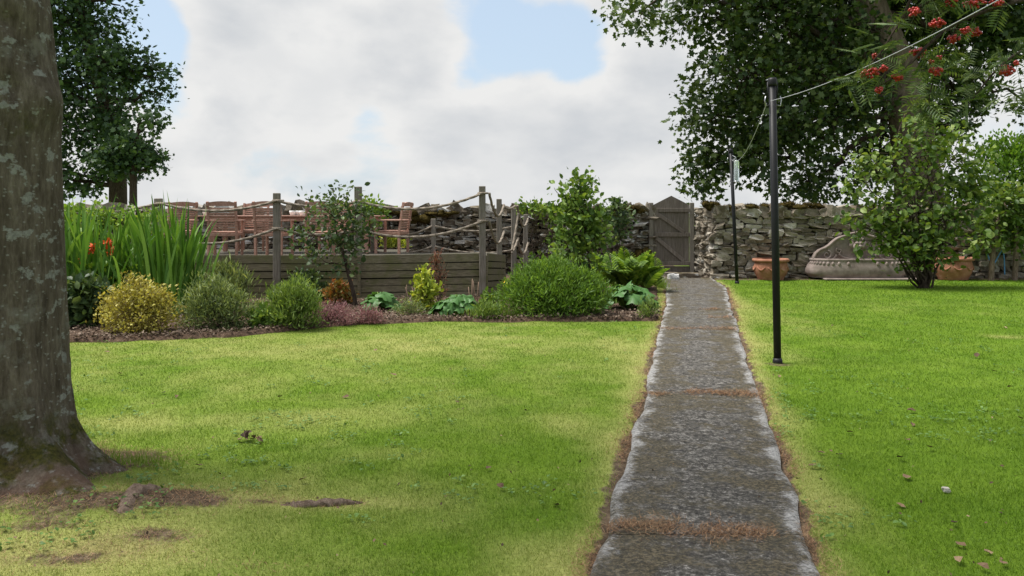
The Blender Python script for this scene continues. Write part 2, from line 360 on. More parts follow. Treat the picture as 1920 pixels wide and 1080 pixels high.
M['leaf_weed'] = lm('weed_leaf', (.05, .105, .02), (.075, .15, .028), (.12, .2, .05))
M['leaf_syc'] = lm('sycamore_leaf', (.020, .042, .012), (.040, .072, .017), (.085, .115, .028), trans=.22)
M['leaf_far'] = lm('far_tree_leaf', (.022, .048, .022), (.038, .075, .030), (.075, .125, .040), trans=.2)
M['leaf_over'] = lm('overhead_leaf', (.03, .06, .015), (.06, .10, .02), (.09, .14, .03))
M['leaf_hazel'] = lm('hazel_leaf', (.04, .08, .016), (.088, .148, .028), (.17, .22, .055), trans=.36)
M['leaf_hedge'] = lm('hedge_leaf', (.06, .13, .014), (.12, .23, .026), (.17, .28, .05), trans=.5)
M['leaf_bush'] = lm('willowy_leaf', (.055, .115, .016), (.10, .185, .026), (.165, .26, .05), trans=.35)
M['leaf_feather'] = lm('feathery_leaf', (.07, .12, .025), (.13, .20, .045), (.22, .29, .085), trans=.35)
M['leaf_sage'] = lm('sage_leaf', (.07, .105, .04), (.14, .185, .065), (.24, .285, .12), trans=.3)
M['leaf_gold'] = lm('golden_leaf', (.16, .13, .030), (.31, .28, .055), (.46, .42, .11), trans=.3, tint=(1.1, 1, .5))
M['leaf_blade'] = lm('sword_leaf', (.040, .105, .014), (.075, .175, .024), (.15, .26, .055), trans=.32)
M['leaf_big'] = lm('rhubarb_leaf', (.032, .088, .024), (.055, .135, .034), (.10, .19, .052), trans=.25)
M['leaf_pear'] = lm('young_tree_leaf', (.05, .10, .020), (.095, .17, .030), (.19, .27, .055), trans=.35)
M['leaf_sap'] = lm('sapling_leaf', (.03, .058, .022), (.058, .098, .036), (.11, .15, .058), trans=.3)
M['leaf_heather'] = lm('heather_leaf', (.10, .040, .045), (.23, .095, .105), (.34, .19, .18), trans=.2, tint=(1, .9, .9))
M['leaf_rust'] = lm('rusty_leaf', (.12, .10, .02), (.20, .16, .03), (.38, .10, .03), trans=.3, tint=(1, .9, .5))
M['leaf_red'] = lm('red_stem_leaf', (.10, .035, .022), (.18, .065, .04), (.24, .13, .07), trans=.2, tint=(1, .9, .7))
M['leaf_lime'] = lm('lime_leaf', (.12, .17, .02), (.26, .32, .04), (.40, .42, .07), trans=.35)
M['leaf_rowan'] = lm('rowan_leaf', (.040, .075, .025), (.075, .12, .035), (.13, .17, .055), trans=.3)
M['leaf_fern'] = lm('fern_leaf', (.07, .14, .018), (.13, .22, .03), (.22, .31, .06), trans=.4)

# ------------------------------------------------------------------ leaves and branches
def T(pts, faces): return np.array(pts, float), np.array(faces)
T_KITE = T([(0, 0, 0), (.32, .5, .07), (0, 1, -.05), (-.32, .5, .07)], [(0, 1, 2), (0, 2, 3)])
T_NARROW = T([(0, 0, 0), (.11, .45, .03), (0, 1, -.06), (-.11, .45, .03)], [(0, 1, 2), (0, 2, 3)])
T_OVAL = T([(0, 0, 0), (.30, .30, .06), (.30, .66, .04), (0, 1, -.10), (-.30, .66, .04), (-.30, .30, .06), (0, .5, 0)], [(0, 1, 6), (1, 2, 6), (2, 3, 6), (3, 4, 6), (4, 5, 6), (5, 0, 6)])
T_LOBED = T([(0, 0, 0), (.42, .12, .05), (.30, .42, .03), (.52, .66, -.02), (.18, .66, .02), (0, 1.0, -.08), (-.18, .66, .02), (-.52, .66, -.02), (-.30, .42, .03), (-.42, .12, .05)],
            [(0, 1, 2), (2, 3, 4), (0, 2, 4), (0, 4, 6), (4, 5, 6), (0, 6, 8), (6, 7, 8), (0, 8, 9)])
def unit(v): return v/(np.linalg.norm(v, axis=-1, keepdims=True)+1e-9)
def scatter(mb, tem, pos, d, nrm, size):
    tv, tf = tem; N = len(pos); k = len(tv)
    y = unit(d); z = unit(nrm-y*np.sum(nrm*y, 1, keepdims=True)); x = np.cross(y, z); s = np.asarray(size).reshape(-1, 1, 1)
    V = pos[:, None]+s*(tv[None, :, 0:1]*x[:, None]+tv[None, :, 1:2]*y[:, None]+tv[None, :, 2:3]*z[:, None])
    Fc = (tf[None]+(np.arange(N)*k)[:, None, None]).reshape(-1, tf.shape[1]); mb.add(V.reshape(-1, 3), Fc)
def rdir(n): return unit(rng.normal(size=(n, 3)))
def clumps(lobes, n, lo=.35, power=.6):
    """clump centres inside ellipsoid lobes (cx,cy,cz,rx,ry,rz[,weight])"""
    L = np.array([l[:6] for l in lobes], float); w = np.array([(l[6] if len(l) > 6 else 1)*(l[3]*l[5]) for l in lobes]); w = w/w.sum()
    i = rng.choice(len(L), n, p=w); d = rdir(n); r = lo+(1-lo)*rng.random(n)**power
    return L[i, :3]+d*r[:, None]*L[i, 3:6], unit(d*L[i, 3:6]), i
def crown(lobes, n, per, cr, size, tem, lo=.35, power=.6, up=.4, flat=.8, droop=0., sv=.35):
    """leaves in clumps; returns the builder and the clump centres"""
    c, out, idx = clumps(lobes, n, lo, power); mb = MB()
    k = np.repeat(np.arange(n), per); N = len(k)
    pos = c[k]+rng.normal(size=(N, 3))*np.array([cr, cr, cr*.75])
    d = out[k]*.6+rdir(N)*.9+np.array([0, 0, up]); d[:, 2] -= droop
    nr = rdir(N)*.8+np.array([0, 0, flat])
    scatter(mb, tem, pos, d, nr, size*(1+sv*rng.normal(size=N)).clip(.45, 1.8)); return mb, c, idx
def limb(mb, a, b, r0, r1, sag=.1, n=8, sides=6, wob=.03):
    a = np.asarray(a, float); b = np.asarray(b, float); L = np.linalg.norm(b-a); t = np.linspace(0, 1, n)[:, None]
    p = a+(b-a)*t; p[:, 2] += (np.sin(t[:, 0]*PI)*sag*L); w = rng.normal(size=(n, 3))*wob*L; w[0] = 0; w[-1] = 0
    mb.tube(p+w, np.linspace(r0, r1, n), sides); return p+w
def twigs_to(mb, c, idx, lobes, r=.012, frac=.5, sides=3):
    for j in range(len(c)):
        if rng.random() > frac: continue
        o = np.array(lobes[idx[j]][:3]); a = o+(c[j]-o)*rng.uniform(.0, .35); limb(mb, a, c[j], r, r*.4, .06, 4, sides, .05)

# ------------------------------------------------------------------ the ground
PATH_L = np.array([(-.3, 0.7), (.308, 3.52), (.60, 4.9), (1.078, 7.04), (1.89, 11.0), (2.55, 14.2), (3.05, 17.0), (3.38, 19.6)])
PATH_R = np.array([(.67, .7), (1.287, 3.52), (1.60, 4.9), (2.046, 7.04), (2.93, 11.0), (3.65, 14.2), (4.28, 17.0), (4.62, 19.6)])
def pl(y): return np.interp(y, PATH_L[:, 1], PATH_L[:, 0])
def pr(y): return np.interp(y, PATH_R[:, 1], PATH_R[:, 0])
BED = np.array([G(*q) for q in [(-200, 652), (60, 645), (145, 641), (300, 638), (420, 631), (500, 625), (620, 613), (730, 606), (870, 603), (1150, 604), (1232, 601)]])
BED = np.vstack([[(-30, BED[0, 1])], BED])
def bed_front(x): return np.interp(x, BED[:, 0], BED[:, 1])
TREE = np.array((-2.90, 4.75))
def in_bed(x, y):
    wob = (fbm(x*3, y*3, 5)-.5)*.12
    return (y > bed_front(x)+wob) & (x < pl(y)-.03+wob*.5) & (x < 2.0+np.maximum(y-11.6, 0)*.165)
def gauss(x, y, px, py, rx, ry):
    c = G(px, py); return np.exp(-((x-c[0])/rx)**2-((y-c[1])/ry)**2)
def soil_f(x, y):
    s = np.zeros_like(x)
    d = np.hypot(x-TREE[0], y-TREE[1]); s += .75*sstep(.95, .45, d)
    for a in [(255, 868, .22, .22, .9), (345, 945, .26, .16, 1.0), (170, 965, .32, .14, .7), (290, 1010, .2, .10, .75), (120, 1050, .35, .1, .55), (60, 1000, .3, .12, .5), (470, 1060, .2, .07, .4), (610, 942, .22, .05, .6), (500, 944, .12, .05, .5), (340, 790, .3, .12, .4)]:
        s += a[4]*gauss(x, y, *a[:4])
    s = s*(.45+1.6*fbm(x*6+3, y*9, 12, 5))
    e = np.minimum(np.abs(x-pl(y)), np.abs(x-pr(y))); w = .01+.085*sstep(.35, .7, fbm(x*3, y*3, 9))
    s += .9*sstep(w, w*.35, e)*(y < 18.6)
    s = np.where((x > pl(y)) & (x < pr(y)), 1.0, s)
    s += .8*gauss(x, y, 1458, 684, .22, .18)+.55*gauss(x, y, 1440, 712, .14, .3)
    s += sstep(18.85, 19.05, y+(fbm(x*2, y*2, 3)-.5)*.5)*.9*(y < 21.5)
    return np.clip(s, 0, 1.2)
def dry_f(x, y):
    d = .07+.20*sstep(.3, -.6, x-pl(y))+.18*(fbm(x*.55, y*.55, 21)-.5)+.42*(fbm(x*3.4, y*3.4, 22, 5)-.5)
    for a in [(520, 650, 2.0, .9, .14), (850, 640, 2.2, .7, .16), (560, 785, 1.1, .28, .20), (250, 790, .5, .25, .2), (330, 715, 1.2, .4, .12), (150, 1040, .9, .4, .45), (350, 930, .8, .35, .32),
              (1000, 1040, .25, .5, .28), (1600, 960, .18, .8, .34), (1500, 800, .2, 1.0, .25), (1440, 650, .3, 1.2, .32), (1400, 575, .45, 3.5, .34), (1190, 680, .3, 1.6, .25), (1090, 800, .22, .8, .22),
              (1900, 630, .35, .25, .45), (1700, 575, 2.5, 1.4, .14), (640, 940, .5, .1, .3)]:
        d = d+a[4]*gauss(x, y, *a[:4])
    e = np.minimum(np.abs(x-pl(y)), np.abs(x-pr(y))); d = d+.42*np.exp(-(e/.17)**2)*(.5+fbm(x*1.5, y*1.5, 31))
    d = d-.10*gauss(x, y, 1700, 850, 1.2, 1.6)-.12*gauss(x, y, 1000, 880, .4, .8)
    return np.clip(d, 0, 1)
def height(x, y):
    d = np.hypot(x-TREE[0], y-TREE[1]); z = .09*np.exp(-(d/.7)**2)
    z = z+.05*np.exp(-((x+2.0)/.55)**2-((y-4.3)/.3)**2)
    near = np.exp(-((x)/60)**2-((y-10)/60)**2)
    z = z+near*(.05*(fbm(x*.5, y*.5, 41)-.5)+.02*(fbm(x*3, y*3, 42)-.5))
    inp = sstep(-.04, .06, x-pl(y))*sstep(-.04, .06, pr(y)-x)*sstep(20.2, 19.8, y)
    z = z*(1-inp)-.03*inp
    return z
def axis(segs):
    out = []
    for a, b, s in segs: out.append(np.arange(a, b-1e-6, s))
    out.append([segs[-1][1]]); return np.concatenate(out)
xs = axis([(-900, -100, 100), (-100, -20, 10), (-20, -5, .5), (-5, 6, .055), (6, 16, .2), (16, 40, 4), (40, 100, 20), (100, 900, 100)])
ys = axis([(-300, -20, 40), (-20, 2, 2), (2, 13, .055), (13, 22, .12), (22, 60, 4), (60, 200, 20), (200, 1500, 130)])
X, Y = np.meshgrid(xs, ys); nx = len(xs); ny = len(ys)
gv = np.stack([X.ravel(), Y.ravel(), height(X.ravel(), Y.ravel())], 1)
i, j = np.meshgrid(np.arange(ny-1), np.arange(nx-1), indexing='ij'); i = i.ravel(); j = j.ravel()
go = MB().add(gv, np.stack([i*nx+j, i*nx+j+1, (i+1)*nx+j+1, (i+1)*nx+j], 1)).build('ground', M['ground'], None, True,
     atts={'soil': soil_f(gv[:, 0], gv[:, 1]), 'dry': dry_f(gv[:, 0], gv[:, 1])})
go['kind'] = 'structure'

# flower bed: mulch sheet lifted over the ground
xs = np.arange(-12, 3.6, .07); ys = np.arange(9.0, 20.2, .09); X, Y = np.meshgrid(xs, ys); ins = in_bed(X, Y)
Z = height(X, Y)+.035+.05*(fbm(X*5, Y*5, 51)-.3)
anyc = ins[:-1, :-1] | ins[1:, :-1] | ins[:-1, 1:] | ins[1:, 1:]
fy = bed_front(X)+(fbm(X*3, Y*3, 5)-.5)*.12; Yc = np.maximum(Y, fy); Xc = np.minimum(X, np.minimum(pl(Yc)-.03, 2.0+np.maximum(Yc-11.6, 0)*.165)+(fbm(X*3, Y*3, 5)-.5)*.06)
out = (Yc > Y+1e-6) | (Xc < X-1e-6); Z = np.where(out, height(Xc, Yc)-.012, Z)
i, j = np.nonzero(anyc); nx = len(xs)
bo = MB().add(np.stack([Xc.ravel(), Yc.ravel(), Z.ravel()], 1), np.stack([i*nx+j, i*nx+j+1, (i+1)*nx+j+1, (i+1)*nx+j], 1))
bo = bo.build('flower_bed', M['mulch'], None, True); bo['kind'] = 'structure'

# ------------------------------------------------------------------ the path
path = bpy.data.objects.new('path', None); COL.objects.link(path); path['kind'] = 'structure'
joints = [1.0, 3.96, 7.02, 10.95, 13.2, 19.55]
for a, b in zip(joints[:-1], joints[1:]):
    a2, b2 = a+.003, b-.003
    nu = 40; nv = max(int((b2-a2)/.06), 8)
    v, u = np.meshgrid(np.linspace(a2, b2, nv), np.linspace(0, 1, nu), indexing='ij')
    wl_ = (fbm(v*2.0, v*0+3, 61, 5)-.5)*.08; wr_ = (fbm(v*2.0, v*0+9, 62, 5)-.5)*.08
    x0 = pl(v)+.02+wl_; x1 = pr(v)-.02+wr_; x = x0+(x1-x0)*u; e = np.minimum(u, 1-u)*(x1-x0)
    z = .012+.012*(fbm(x*4, v*4, 63)-.5)+.008*(fbm(x*18, v*18, 64)-.5)-.014*sstep(.022, 0, e)
    ev = np.minimum(v-a2, b2-v); z = z-.004*sstep(.03, 0, ev)
    ed = sstep(.20, .0, e)
    i, j = np.meshgrid(np.arange(nv-1), np.arange(nu-1), indexing='ij'); i = i.ravel(); j = j.ravel()
    o = MB().add(np.stack([x.ravel(), v.ravel(), z.ravel()], 1), np.stack([i*nu+j, i*nu+j+1, (i+1)*nu+j+1, (i+1)*nu+j], 1)).build('concrete_slab', M['path'], path, True, atts={'edge': ed.ravel(), 'side': (sstep(.42, .16, e)*.6+sstep(.9, .2, b2-v)*.35).ravel()})

# ------------------------------------------------------------------ lawn
def strands(pos, L, w, lean, name, mat, dry=None):
    """one thin triangle for each blade"""
    N = len(pos); a = rng.uniform(0, 2*PI, N); h = np.stack([np.cos(a), np.sin(a), np.zeros(N)], 1)
    b = rng.uniform(0, 2*PI, N); lv = np.stack([np.cos(b), np.sin(b), np.zeros(N)], 1)*lean[:, None]
    tip = pos+(lv+np.array([0, 0, 1.0])*np.sqrt(np.clip(1-lean**2, .02, 1))[:, None])*L[:, None]
    V = np.stack([pos-h*w[:, None]/2, pos+h*w[:, None]/2, tip], 1).reshape(-1, 3)
    mb = MB().add(V, np.arange(3*N).reshape(-1, 3))
    return mb.build(name, mat, atts={'dry': np.repeat(dry, 3)} if dry is not None else None)
def lawn_points(N):
    y = np.exp(rng.uniform(math.log(3.0), math.log(19.4), N)); x = rng.uniform(-.78, .78, N)*y
    k = ~in_bed(x, y) & ~((x > pl(y)+.0) & (x < pr(y)-.0)) & (rng.random(N) > soil_f(x, y)*.86) & (np.hypot(x-TREE[0], y-TREE[1]) > .5) & (rng.random(N) < .42+.7*fbm(x*5, y*5, 88))
    return x[k], y[k]
x, y = lawn_points(1050000); N = len(x); dr = np.clip(dry_f(x, y)+rng.normal(size=N)*.09, 0, 1)
L = rng.uniform(.012, .028, N)*(1-.35*dr)*(.85+.3*fbm(x*2, y*2, 71))*(1+.03*y); w = .0017*(.6+.42*y)*rng.uniform(.6, 1.3, N)
g = strands(np.stack([x, y, height(x, y)-.004], 1), L, w, rng.uniform(.15, .85, N), 'lawn_grass', M['blade'], dr)
g['kind'] = 'stuff'; tag(g, 'short mown green lawn grass with dry yellow patches', 'grass')
# dead clippings along the path edges and in its joints
pp = []
for side, f in ((-1, pl), (1, pr)):
    n = 12000; y = np.exp(rng.uniform(math.log(3.2), math.log(17), n)); k = rng.random(n) < 1.9*(fbm(y*2.0, y*0+side*7, 81)-.28); y = y[k]
    x = f(y)+side*np.abs(rng.normal(size=len(y)))*.05-side*.02; pp.append(np.stack([x, y, height(x, y)+.012], 1))
for jy, amt, x0, x1 in [(3.98, 6500, .03, 1), (7.03, 3000, .02, .98), (10.95, 1500, 0, .98), (13.2, 900, .5, 1.0), (12.2, 800, .62, .95)]:
    u = rng.uniform(x0, x1, amt); k = rng.random(amt) < 2.2*(fbm(u*7, u*0+jy, 83)-.25)*(.5+.8*u); u = u[k]; y = jy+rng.normal(size=len(u))*.085*(.6+jy*.02)*(.3+1.4*fbm(u*7, u*0+jy, 85))*(.6+.7*u)+(fbm(u*4, u*0+jy, 84)-.5)*.3
    x = pl(y)+(pr(y)-pl(y))*u; pp.append(np.stack([x, y, .010+rng.random(len(u))*.012], 1))
n = 60000; q = np.stack([rng.uniform(-3.2, -.7, n), rng.uniform(3.5, 5.6, n)], 1); sf = soil_f(q[:, 0], q[:, 1])+.45*np.clip(dry_f(q[:, 0], q[:, 1])-.45, 0, 1); q = q[(rng.random(n) < sf*.55) & (np.hypot(q[:, 0]-TREE[0], q[:, 1]-TREE[1]) > .5)]
pp.append(np.stack([q[:, 0], q[:, 1], height(q[:, 0], q[:, 1])+.004], 1))
pp = np.concatenate(pp); N = len(pp)
g = strands(pp, rng.uniform(.015, .045, N), .0011*(.7+.4*pp[:, 1]), rng.uniform(.85, .995, N), 'dead_clippings', M['deadgrass'])
g['kind'] = 'stuff'; tag(g, 'brown dead grass clippings on path joints and edges', 'clippings')
n = 900; y = np.exp(rng.uniform(math.log(3.2), math.log(12), n)); x = rng.uniform(-.62, .62, n)*y; k = ~in_bed(x, y) & ~((x > pl(y)-.05) & (x < pr(y)+.05)) & (np.hypot(x-TREE[0], y-TREE[1]) > .8) & (fbm(x*1.3, y*1.3, 95) > .5); x = np.repeat(x[k], 9); y = np.repeat(y[k], 9); N = len(x)
x = x+rng.normal(size=N)*.035; y = y+rng.normal(size=N)*.035; mb = MB(); scatter(mb, T_OVAL, np.stack([x, y, height(x, y)+.018+rng.random(N)*.012], 1), rdir(N)*np.array([1, 1, .2]), rdir(N)*.35+np.array([0, 0, 1]), rng.uniform(.014, .032, N))
g = mb.build('lawn_weeds', M['leaf_weed']); g['kind'] = 'stuff'; tag(g, 'small clover and weed leaves scattered through the lawn', 'weeds')
n = 420; y = np.exp(rng.uniform(math.log(3.3), math.log(11), n)); x = rng.uniform(-.62, .62, n)*y; k = ~in_bed(x, y) & ~((x > pl(y)) & (x < pr(y)) & (rng.random(n) < .6)); x = x[k]; y = y[k]; N = len(x); mb = MB()
scatter(mb, T_KITE, np.stack([x, y, np.maximum(height(x, y), .005)+.02], 1), rdir(N)*np.array([1, 1, .5]), rdir(N)*.6+np.array([0, 0, 1]), rng.uniform(.010, .026, N))
g = mb.build('leaf_litter', M['deadleaf']); g['kind'] = 'stuff'; tag(g, 'tiny brown leaf crumbs scattered on lawn and path', 'litter')
# taller rough grass on the lawn edges and by the gate
pp = []
for px, py, rx, ry, n in [(1231, 536, .07, .5, 700), (1222, 522, .10, .5, 500), (905, 598, .25, .10, 700), (100, 880, .3, .08, 500), (255, 885, .12, .04, 300)]:
    c = G(px, py); q = rng.normal(size=(n, 2))*np.array([rx, ry])+c; pp.append(np.stack([q[:, 0], q[:, 1], height(q[:, 0], q[:, 1])+.02], 1))
pp = np.concatenate(pp); N = len(pp); far = sstep(6, 12, pp[:, 1])
g = strands(pp, rng.uniform(.05, .11, N)+far*rng.uniform(.02, .14, N), .004+.008*far, rng.uniform(.1, .6, N), 'rough_grass', M['blade'], np.clip(rng.normal(size=N)*.15+.22, 0, .6))
g['kind'] = 'stuff'; tag(g, 'longer rough grass by the gate and along bed edge', 'grass')
# bark chips on the bed
n = 16000; x = rng.uniform(-8, 3.3, n); y = bed_front(x)+rng.random(n)**1.6*3.2+.03; k = in_bed(x, y); x = x[k]; y = y[k]; n = len(x)
mb = MB(); scatter(mb, T_KITE, np.stack([x, y, height(x, y)+.055+rng.random(n)*.03], 1), rdir(n)*np.array([1, 1, .45]), rdir(n)*.6+np.array([0, 0, 1]), rng.uniform(.02, .055, n))
g = mb.build('bark_chips', M['chip']); g['kind'] = 'stuff'; tag(g, 'brown bark chips scattered over the flower bed', 'mulch')

# ------------------------------------------------------------------ dry stone walls
def stone_pool(n, jit, seed):
    r = np.random.default_rng(seed); pool = []
    lat = [(a, b, c) for a in (-1, 0, 1) for b in (-1, 0, 1) for c in (-1, 0, 1) if (a, b, c) != (0, 0, 0)]; ix = {q: i for i, q in enumerate(lat)}
    faces = []
    for ax in range(3):
        u, v = [(1, 2), (2, 0), (0, 1)][ax]
        for sgn in (-1, 1):
            for a in (-1, 0):
                for b in (-1, 0):
                    q = []
                    for da, db in ((0, 0), (1, 0), (1, 1), (0, 1)):
                        t = [0, 0, 0]; t[ax] = sgn; t[u] = a+da; t[v] = b+db; q.append(ix[tuple(t)])
                    faces.append(tuple(q if sgn > 0 else q[::-1]))
    for _ in range(n):
        p = np.array(lat, float); ln = np.abs(p).sum(1); p *= np.where(ln == 3, .462, np.where(ln == 2, .49, .5))[:, None]
        p += r.normal(size=p.shape)*jit*np.where(ln == 1, .5, 1.0)[:, None]
        p[:, 0] += p[:, 2]*r.normal()*.18; p[:, 2] += p[:, 0]*r.normal()*.10
        me = MB().add(p, faces).mesh('stone', False); pool.append(me)
    return pool
POOL = stone_pool(34, .062, 5)
def euler_m(a, b, c): return np.array(Matrix.Rotation(c, 3, 'Z') @ Matrix.Rotation(b, 3, 'Y') @ Matrix.Rotation(a, 3, 'X'))
def lay(parent, mat, items, limit=300):
    """items: (score, centre, scale, rotation) - the best become parts, the rest one joined part"""
    for me in POOL: pass
    pools = {}
    items.sort(key=lambda q: -q[0]); rest = MB(); nrest = 0
    for k, (sc, c, s, r) in enumerate(items):
        q = random.randrange(len(POOL))
        if k < limit:
            me = pools.get(q)
            if me is None: me = POOL[q].copy(); me.materials.clear(); me.materials.append(mat); pools[q] = me
            o = link('stone', me, None, parent, c); o.scale = s; o.rotation_euler = r
        else:
            me = POOL[q]; V = np.array([v.co[:] for v in me.vertices])*np.array(s); V = V @ euler_m(*r).T+np.array(c)
            rest.add(V, np.array([p.vertices[:] for p in me.polygons])); nrest += 1
    if nrest:
        o = rest.build('stones', mat, parent, False); o['kind'] = 'stuff'
def courses(p0, p1, z0f, z1, hr, wr, score, tilt=.06, depth=.34, proud=.03, nrm=None):
    p0 = np.array(p0, float); p1 = np.array(p1, float); d = p1-p0; Lw = np.linalg.norm(d); d /= Lw; n = np.array([d[1], -d[0]]) if nrm is None else np.array(nrm)
    rz = math.atan2(d[1], d[0]); out = []; z = min(z0f(0), z0f(Lw)); 
    while z < z1:
        h = random.uniform(*hr); x = -random.uniform(0, .2)
        while x < Lw:
            w = random.uniform(*wr)*(1 if random.random() < .8 else .55); hh = h*random.uniform(.86, 1.12)*(1.75 if random.random() < .07 else 1)
            cx = x+w/2; zc = z+h/2+random.gauss(0, h*.07)+(hh-h)*.4
            if 0 < cx < Lw and zc+h/2 > z0f(cx) and zc < z1+.05:
                pos = p0+d*cx+n*(-depth/2+random.gauss(0, proud)+.03)
                out.append([w*hh*score(pos, zc), (pos[0], pos[1], zc), (w*1.0, depth*random.uniform(.9, 1.1), hh*1.03), (random.gauss(0, .05), random.gauss(0, tilt), rz+random.gauss(0, .07))])
            x += w
        z += h*.97
    return out
def capstones(p0, p1, z, wr, hr, score, tilt=.25):
    p0 = np.array(p0, float); p1 = np.array(p1, float); d = p1-p0; Lw = np.linalg.norm(d); d /= Lw; x = 0; out = []
    rz = math.atan2(d[1], d[0])
    while x < Lw:
        w = random.uniform(*wr); h = random.uniform(*hr); pos = p0+d*(x+w/2)
        out.append([w*h*score(pos, z), (pos[0], pos[1]+.16, z+h*.40), (w*1.12, .46, h), (random.gauss(0, .06), random.gauss(0, tilt), rz+random.gauss(0, .1))]); x += w*.94
    return out
def core(parent, pts, z1, mat='core', thick=.36, inset=.13):
    mb = MB()
    for a, b in zip(pts[:-1], pts[1:]):
        a = np.array(a, float); b = np.array(b, float); d = (b-a)/np.linalg.norm(b-a); n = np.array([d[1], -d[0]]); c = (a+b)/2-n*(inset+thick/2); L_ = np.linalg.norm(b-a)
        mb.box((c[0], c[1], z1/2-.1), (L_, thick, z1+.2), basis((d[0], d[1], 0)))
    mb.build('wall_core', M[mat], parent)

YL, YR = 20.3, 19.55
wallr = thing('dry_stone_wall', 'pale dry stone wall right of the gate behind the terracotta pot', 'wall', (0, 0, 0))
sc1 = lambda p, z: 1.0
xr0 = 4.68
items = courses((xr0, YR), (13.0, YR-.1), lambda x: 0.0, 1.42, (.055, .155), (.12, .44), lambda p, z: 1 if p[0] < 11.9 else .1, .07)
items += capstones((xr0+.02, YR), (13.0, YR-.1), 1.42, (.18, .42), (.16, .31), lambda p, z: 3, .18)
items += courses((4.31, 20.5), (xr0-.02, YR+.02), lambda x: 0.0, 1.55, (.07, .13), (.12, .26), lambda p, z: 1, .08, .3, .03, nrm=(-.94, -.34))
lay(wallr, M['stone_r'], items)
core(wallr, [(4.85, YR), (13.0, YR-.1)], 1.5); core(wallr, [(4.31, 20.5), (xr0-.02, YR+.02)], 1.52, 'rubble', .25, .10)
walll = thing('dry_stone_wall', 'dark mossy dry stone wall behind the decking left of the gate', 'wall', (0, 0, 0))
zlow = lambda x: .45 if x < 11.6 else 0.0
items = courses((-12.2, YL), (3.36, YL), zlow, 1.46, (.045, .105), (.12, .34), lambda p, z: (3 if p[0] > -3.1 else (1 if p[0] > -8 else .2)), .10, .34, .045)
items += capstones((-12.2, YL), (3.36, YL), 1.44, (.14, .34), (.17, .33), lambda p, z: (4 if p[0] > -3.1 else 1), .38)
lay(walll, M['stone_l'], items)
core(walll, [(-12.2, YL), (3.30, YL)], 1.5)
def moss_cushion(parent, px, py, y, rx, rz, n=7):
    mb = MB(); c = P(px, py, y)
    for k in range(n):
        f = rng.uniform(.3, .6); q = c+np.array([rng.uniform(-1, 1)*rx*.9, rng.normal()*.06, rng.normal()*rz*.35-.02]); u, v = np.meshgrid(np.linspace(0, 2*PI, 13)[:-1], np.linspace(.02, PI-.02, 7))
        r = 1+.5*rng.normal(size=u.shape)*.35; rx_ = rx*f; rz_ = rz*rng.uniform(.35, .8)
        V = np.stack([np.cos(u)*np.sin(v)*rx_*r, np.sin(u)*np.sin(v)*.13*r, np.cos(v)*rz_*r], -1).reshape(-1, 3)+q
        i, j = np.meshgrid(np.arange(6), np.arange(12), indexing='ij'); i = i.ravel(); j = j.ravel(); kk = (j+1) % 12
        mb.add(V, np.stack([i*12+j, i*12+kk, (i+1)*12+kk, (i+1)*12+j], 1))
        m_ = 200; d = rdir(m_); d[:, 2] = np.abs(d[:, 2]); pos = q+d*np.array([rx_, .13, rz_])*rng.uniform(.9, 1.15, m_)[:, None]
        scatter(mb, T_NARROW, pos, d+rdir(m_)*.9, rdir(m_), rng.uniform(.02, .06, m_))
    mb.build('moss', M['moss'], parent, True)
for a in [(1333, 384, .16, .10), (1362, 390, .10, .07), (1420, 388, .26, .08), (1490, 386, .30, .09), (1528, 386, .2, .07), (1385, 392, .1, .05)]: moss_cushion(wallr, a[0], a[1], YR+.1, a[2], a[3])
for a in [(790, 408, .42, .16), (830, 398, .3, .09), (740, 398, .25, .07), (1110, 395, .2, .08), (1160, 395, .22, .1), (1190, 392, .2, .09), (620, 388, .2, .07), (1205, 480, .22, .2), (1180, 495, .25, .12)]: moss_cushion(walll, a[0], a[1], YL-.06, a[2], a[3])

# ------------------------------------------------------------------ gate
GY = 20.3
gate = thing('garden_gate', 'weathered grey plank gate with pointed top and diagonal braces', 'gate', (3.80, GY, 0))
gx0, gx1 = P(1225, 0, GY)[0]-3.80, P(1292, 0, GY)[0]-3.80; zb = P(0, 497, GY)[2]; zs = P(0, 384, GY)[2]; za = P(0, 367, GY)[2]
nb = 8; bw = (gx1-gx0)/nb
for k in range(nb):
    a = gx0+k*bw+.0008; b = a+bw-.0016; mid = (gx0+gx1)/2
    zt = lambda x: za-(za-zs)*abs(x-mid)/((gx1-gx0)/2)
    y0 = random.uniform(-.005, .003); pts = [(a, zb), (b, zb), (b, zt(b))]+([(mid, za)] if a < mid < b else [])+[(a, zt(a))]
    V = [(q[0], y0+yy, q[1]) for yy in (-.011, .011) for q in pts]; n = len(pts)
    MB().add(V, [tuple(range(n)), tuple(range(2*n-1, n-1, -1))]+[(i, (i+1) % n+0, (i+1) % n+n, i+n)[::-1] for i in range(n)]).build('plank', M['gatewood'], gate)
MB().box((0, .017, (zb+zs)/2), (gx1-gx0-.02, .006, zs-zb-.02)).build('backing', M['dark'], gate)
for py in (394, 440, 494): MB().box((0.0, -.028, P(0, py, GY)[2]), (gx1-gx0-.01, .05, .095), bev=.006).build('ledge', M['gatewood'], gate)
for (ya, yb) in ((399, 436), (445, 490)):
    a = np.array((gx0+.05, P(0, ya, GY)[2])); b = np.array((gx1-.12, P(0, yb, GY)[2])); d = b-a; L_ = np.linalg.norm(d)
    MB().box(((a[0]+b[0])/2, -.026, (a[1]+b[1])/2), (L_, .05, .085), basis((d[0], 0, d[1])), .005).build('brace', M['gatewood'], gate)
for zz in (394, 494): MB().box((gx1-.14, -.048, P(0, zz, GY)[2]), (.30, .006, .035)).build('hinge', M['gatewood'], gate)
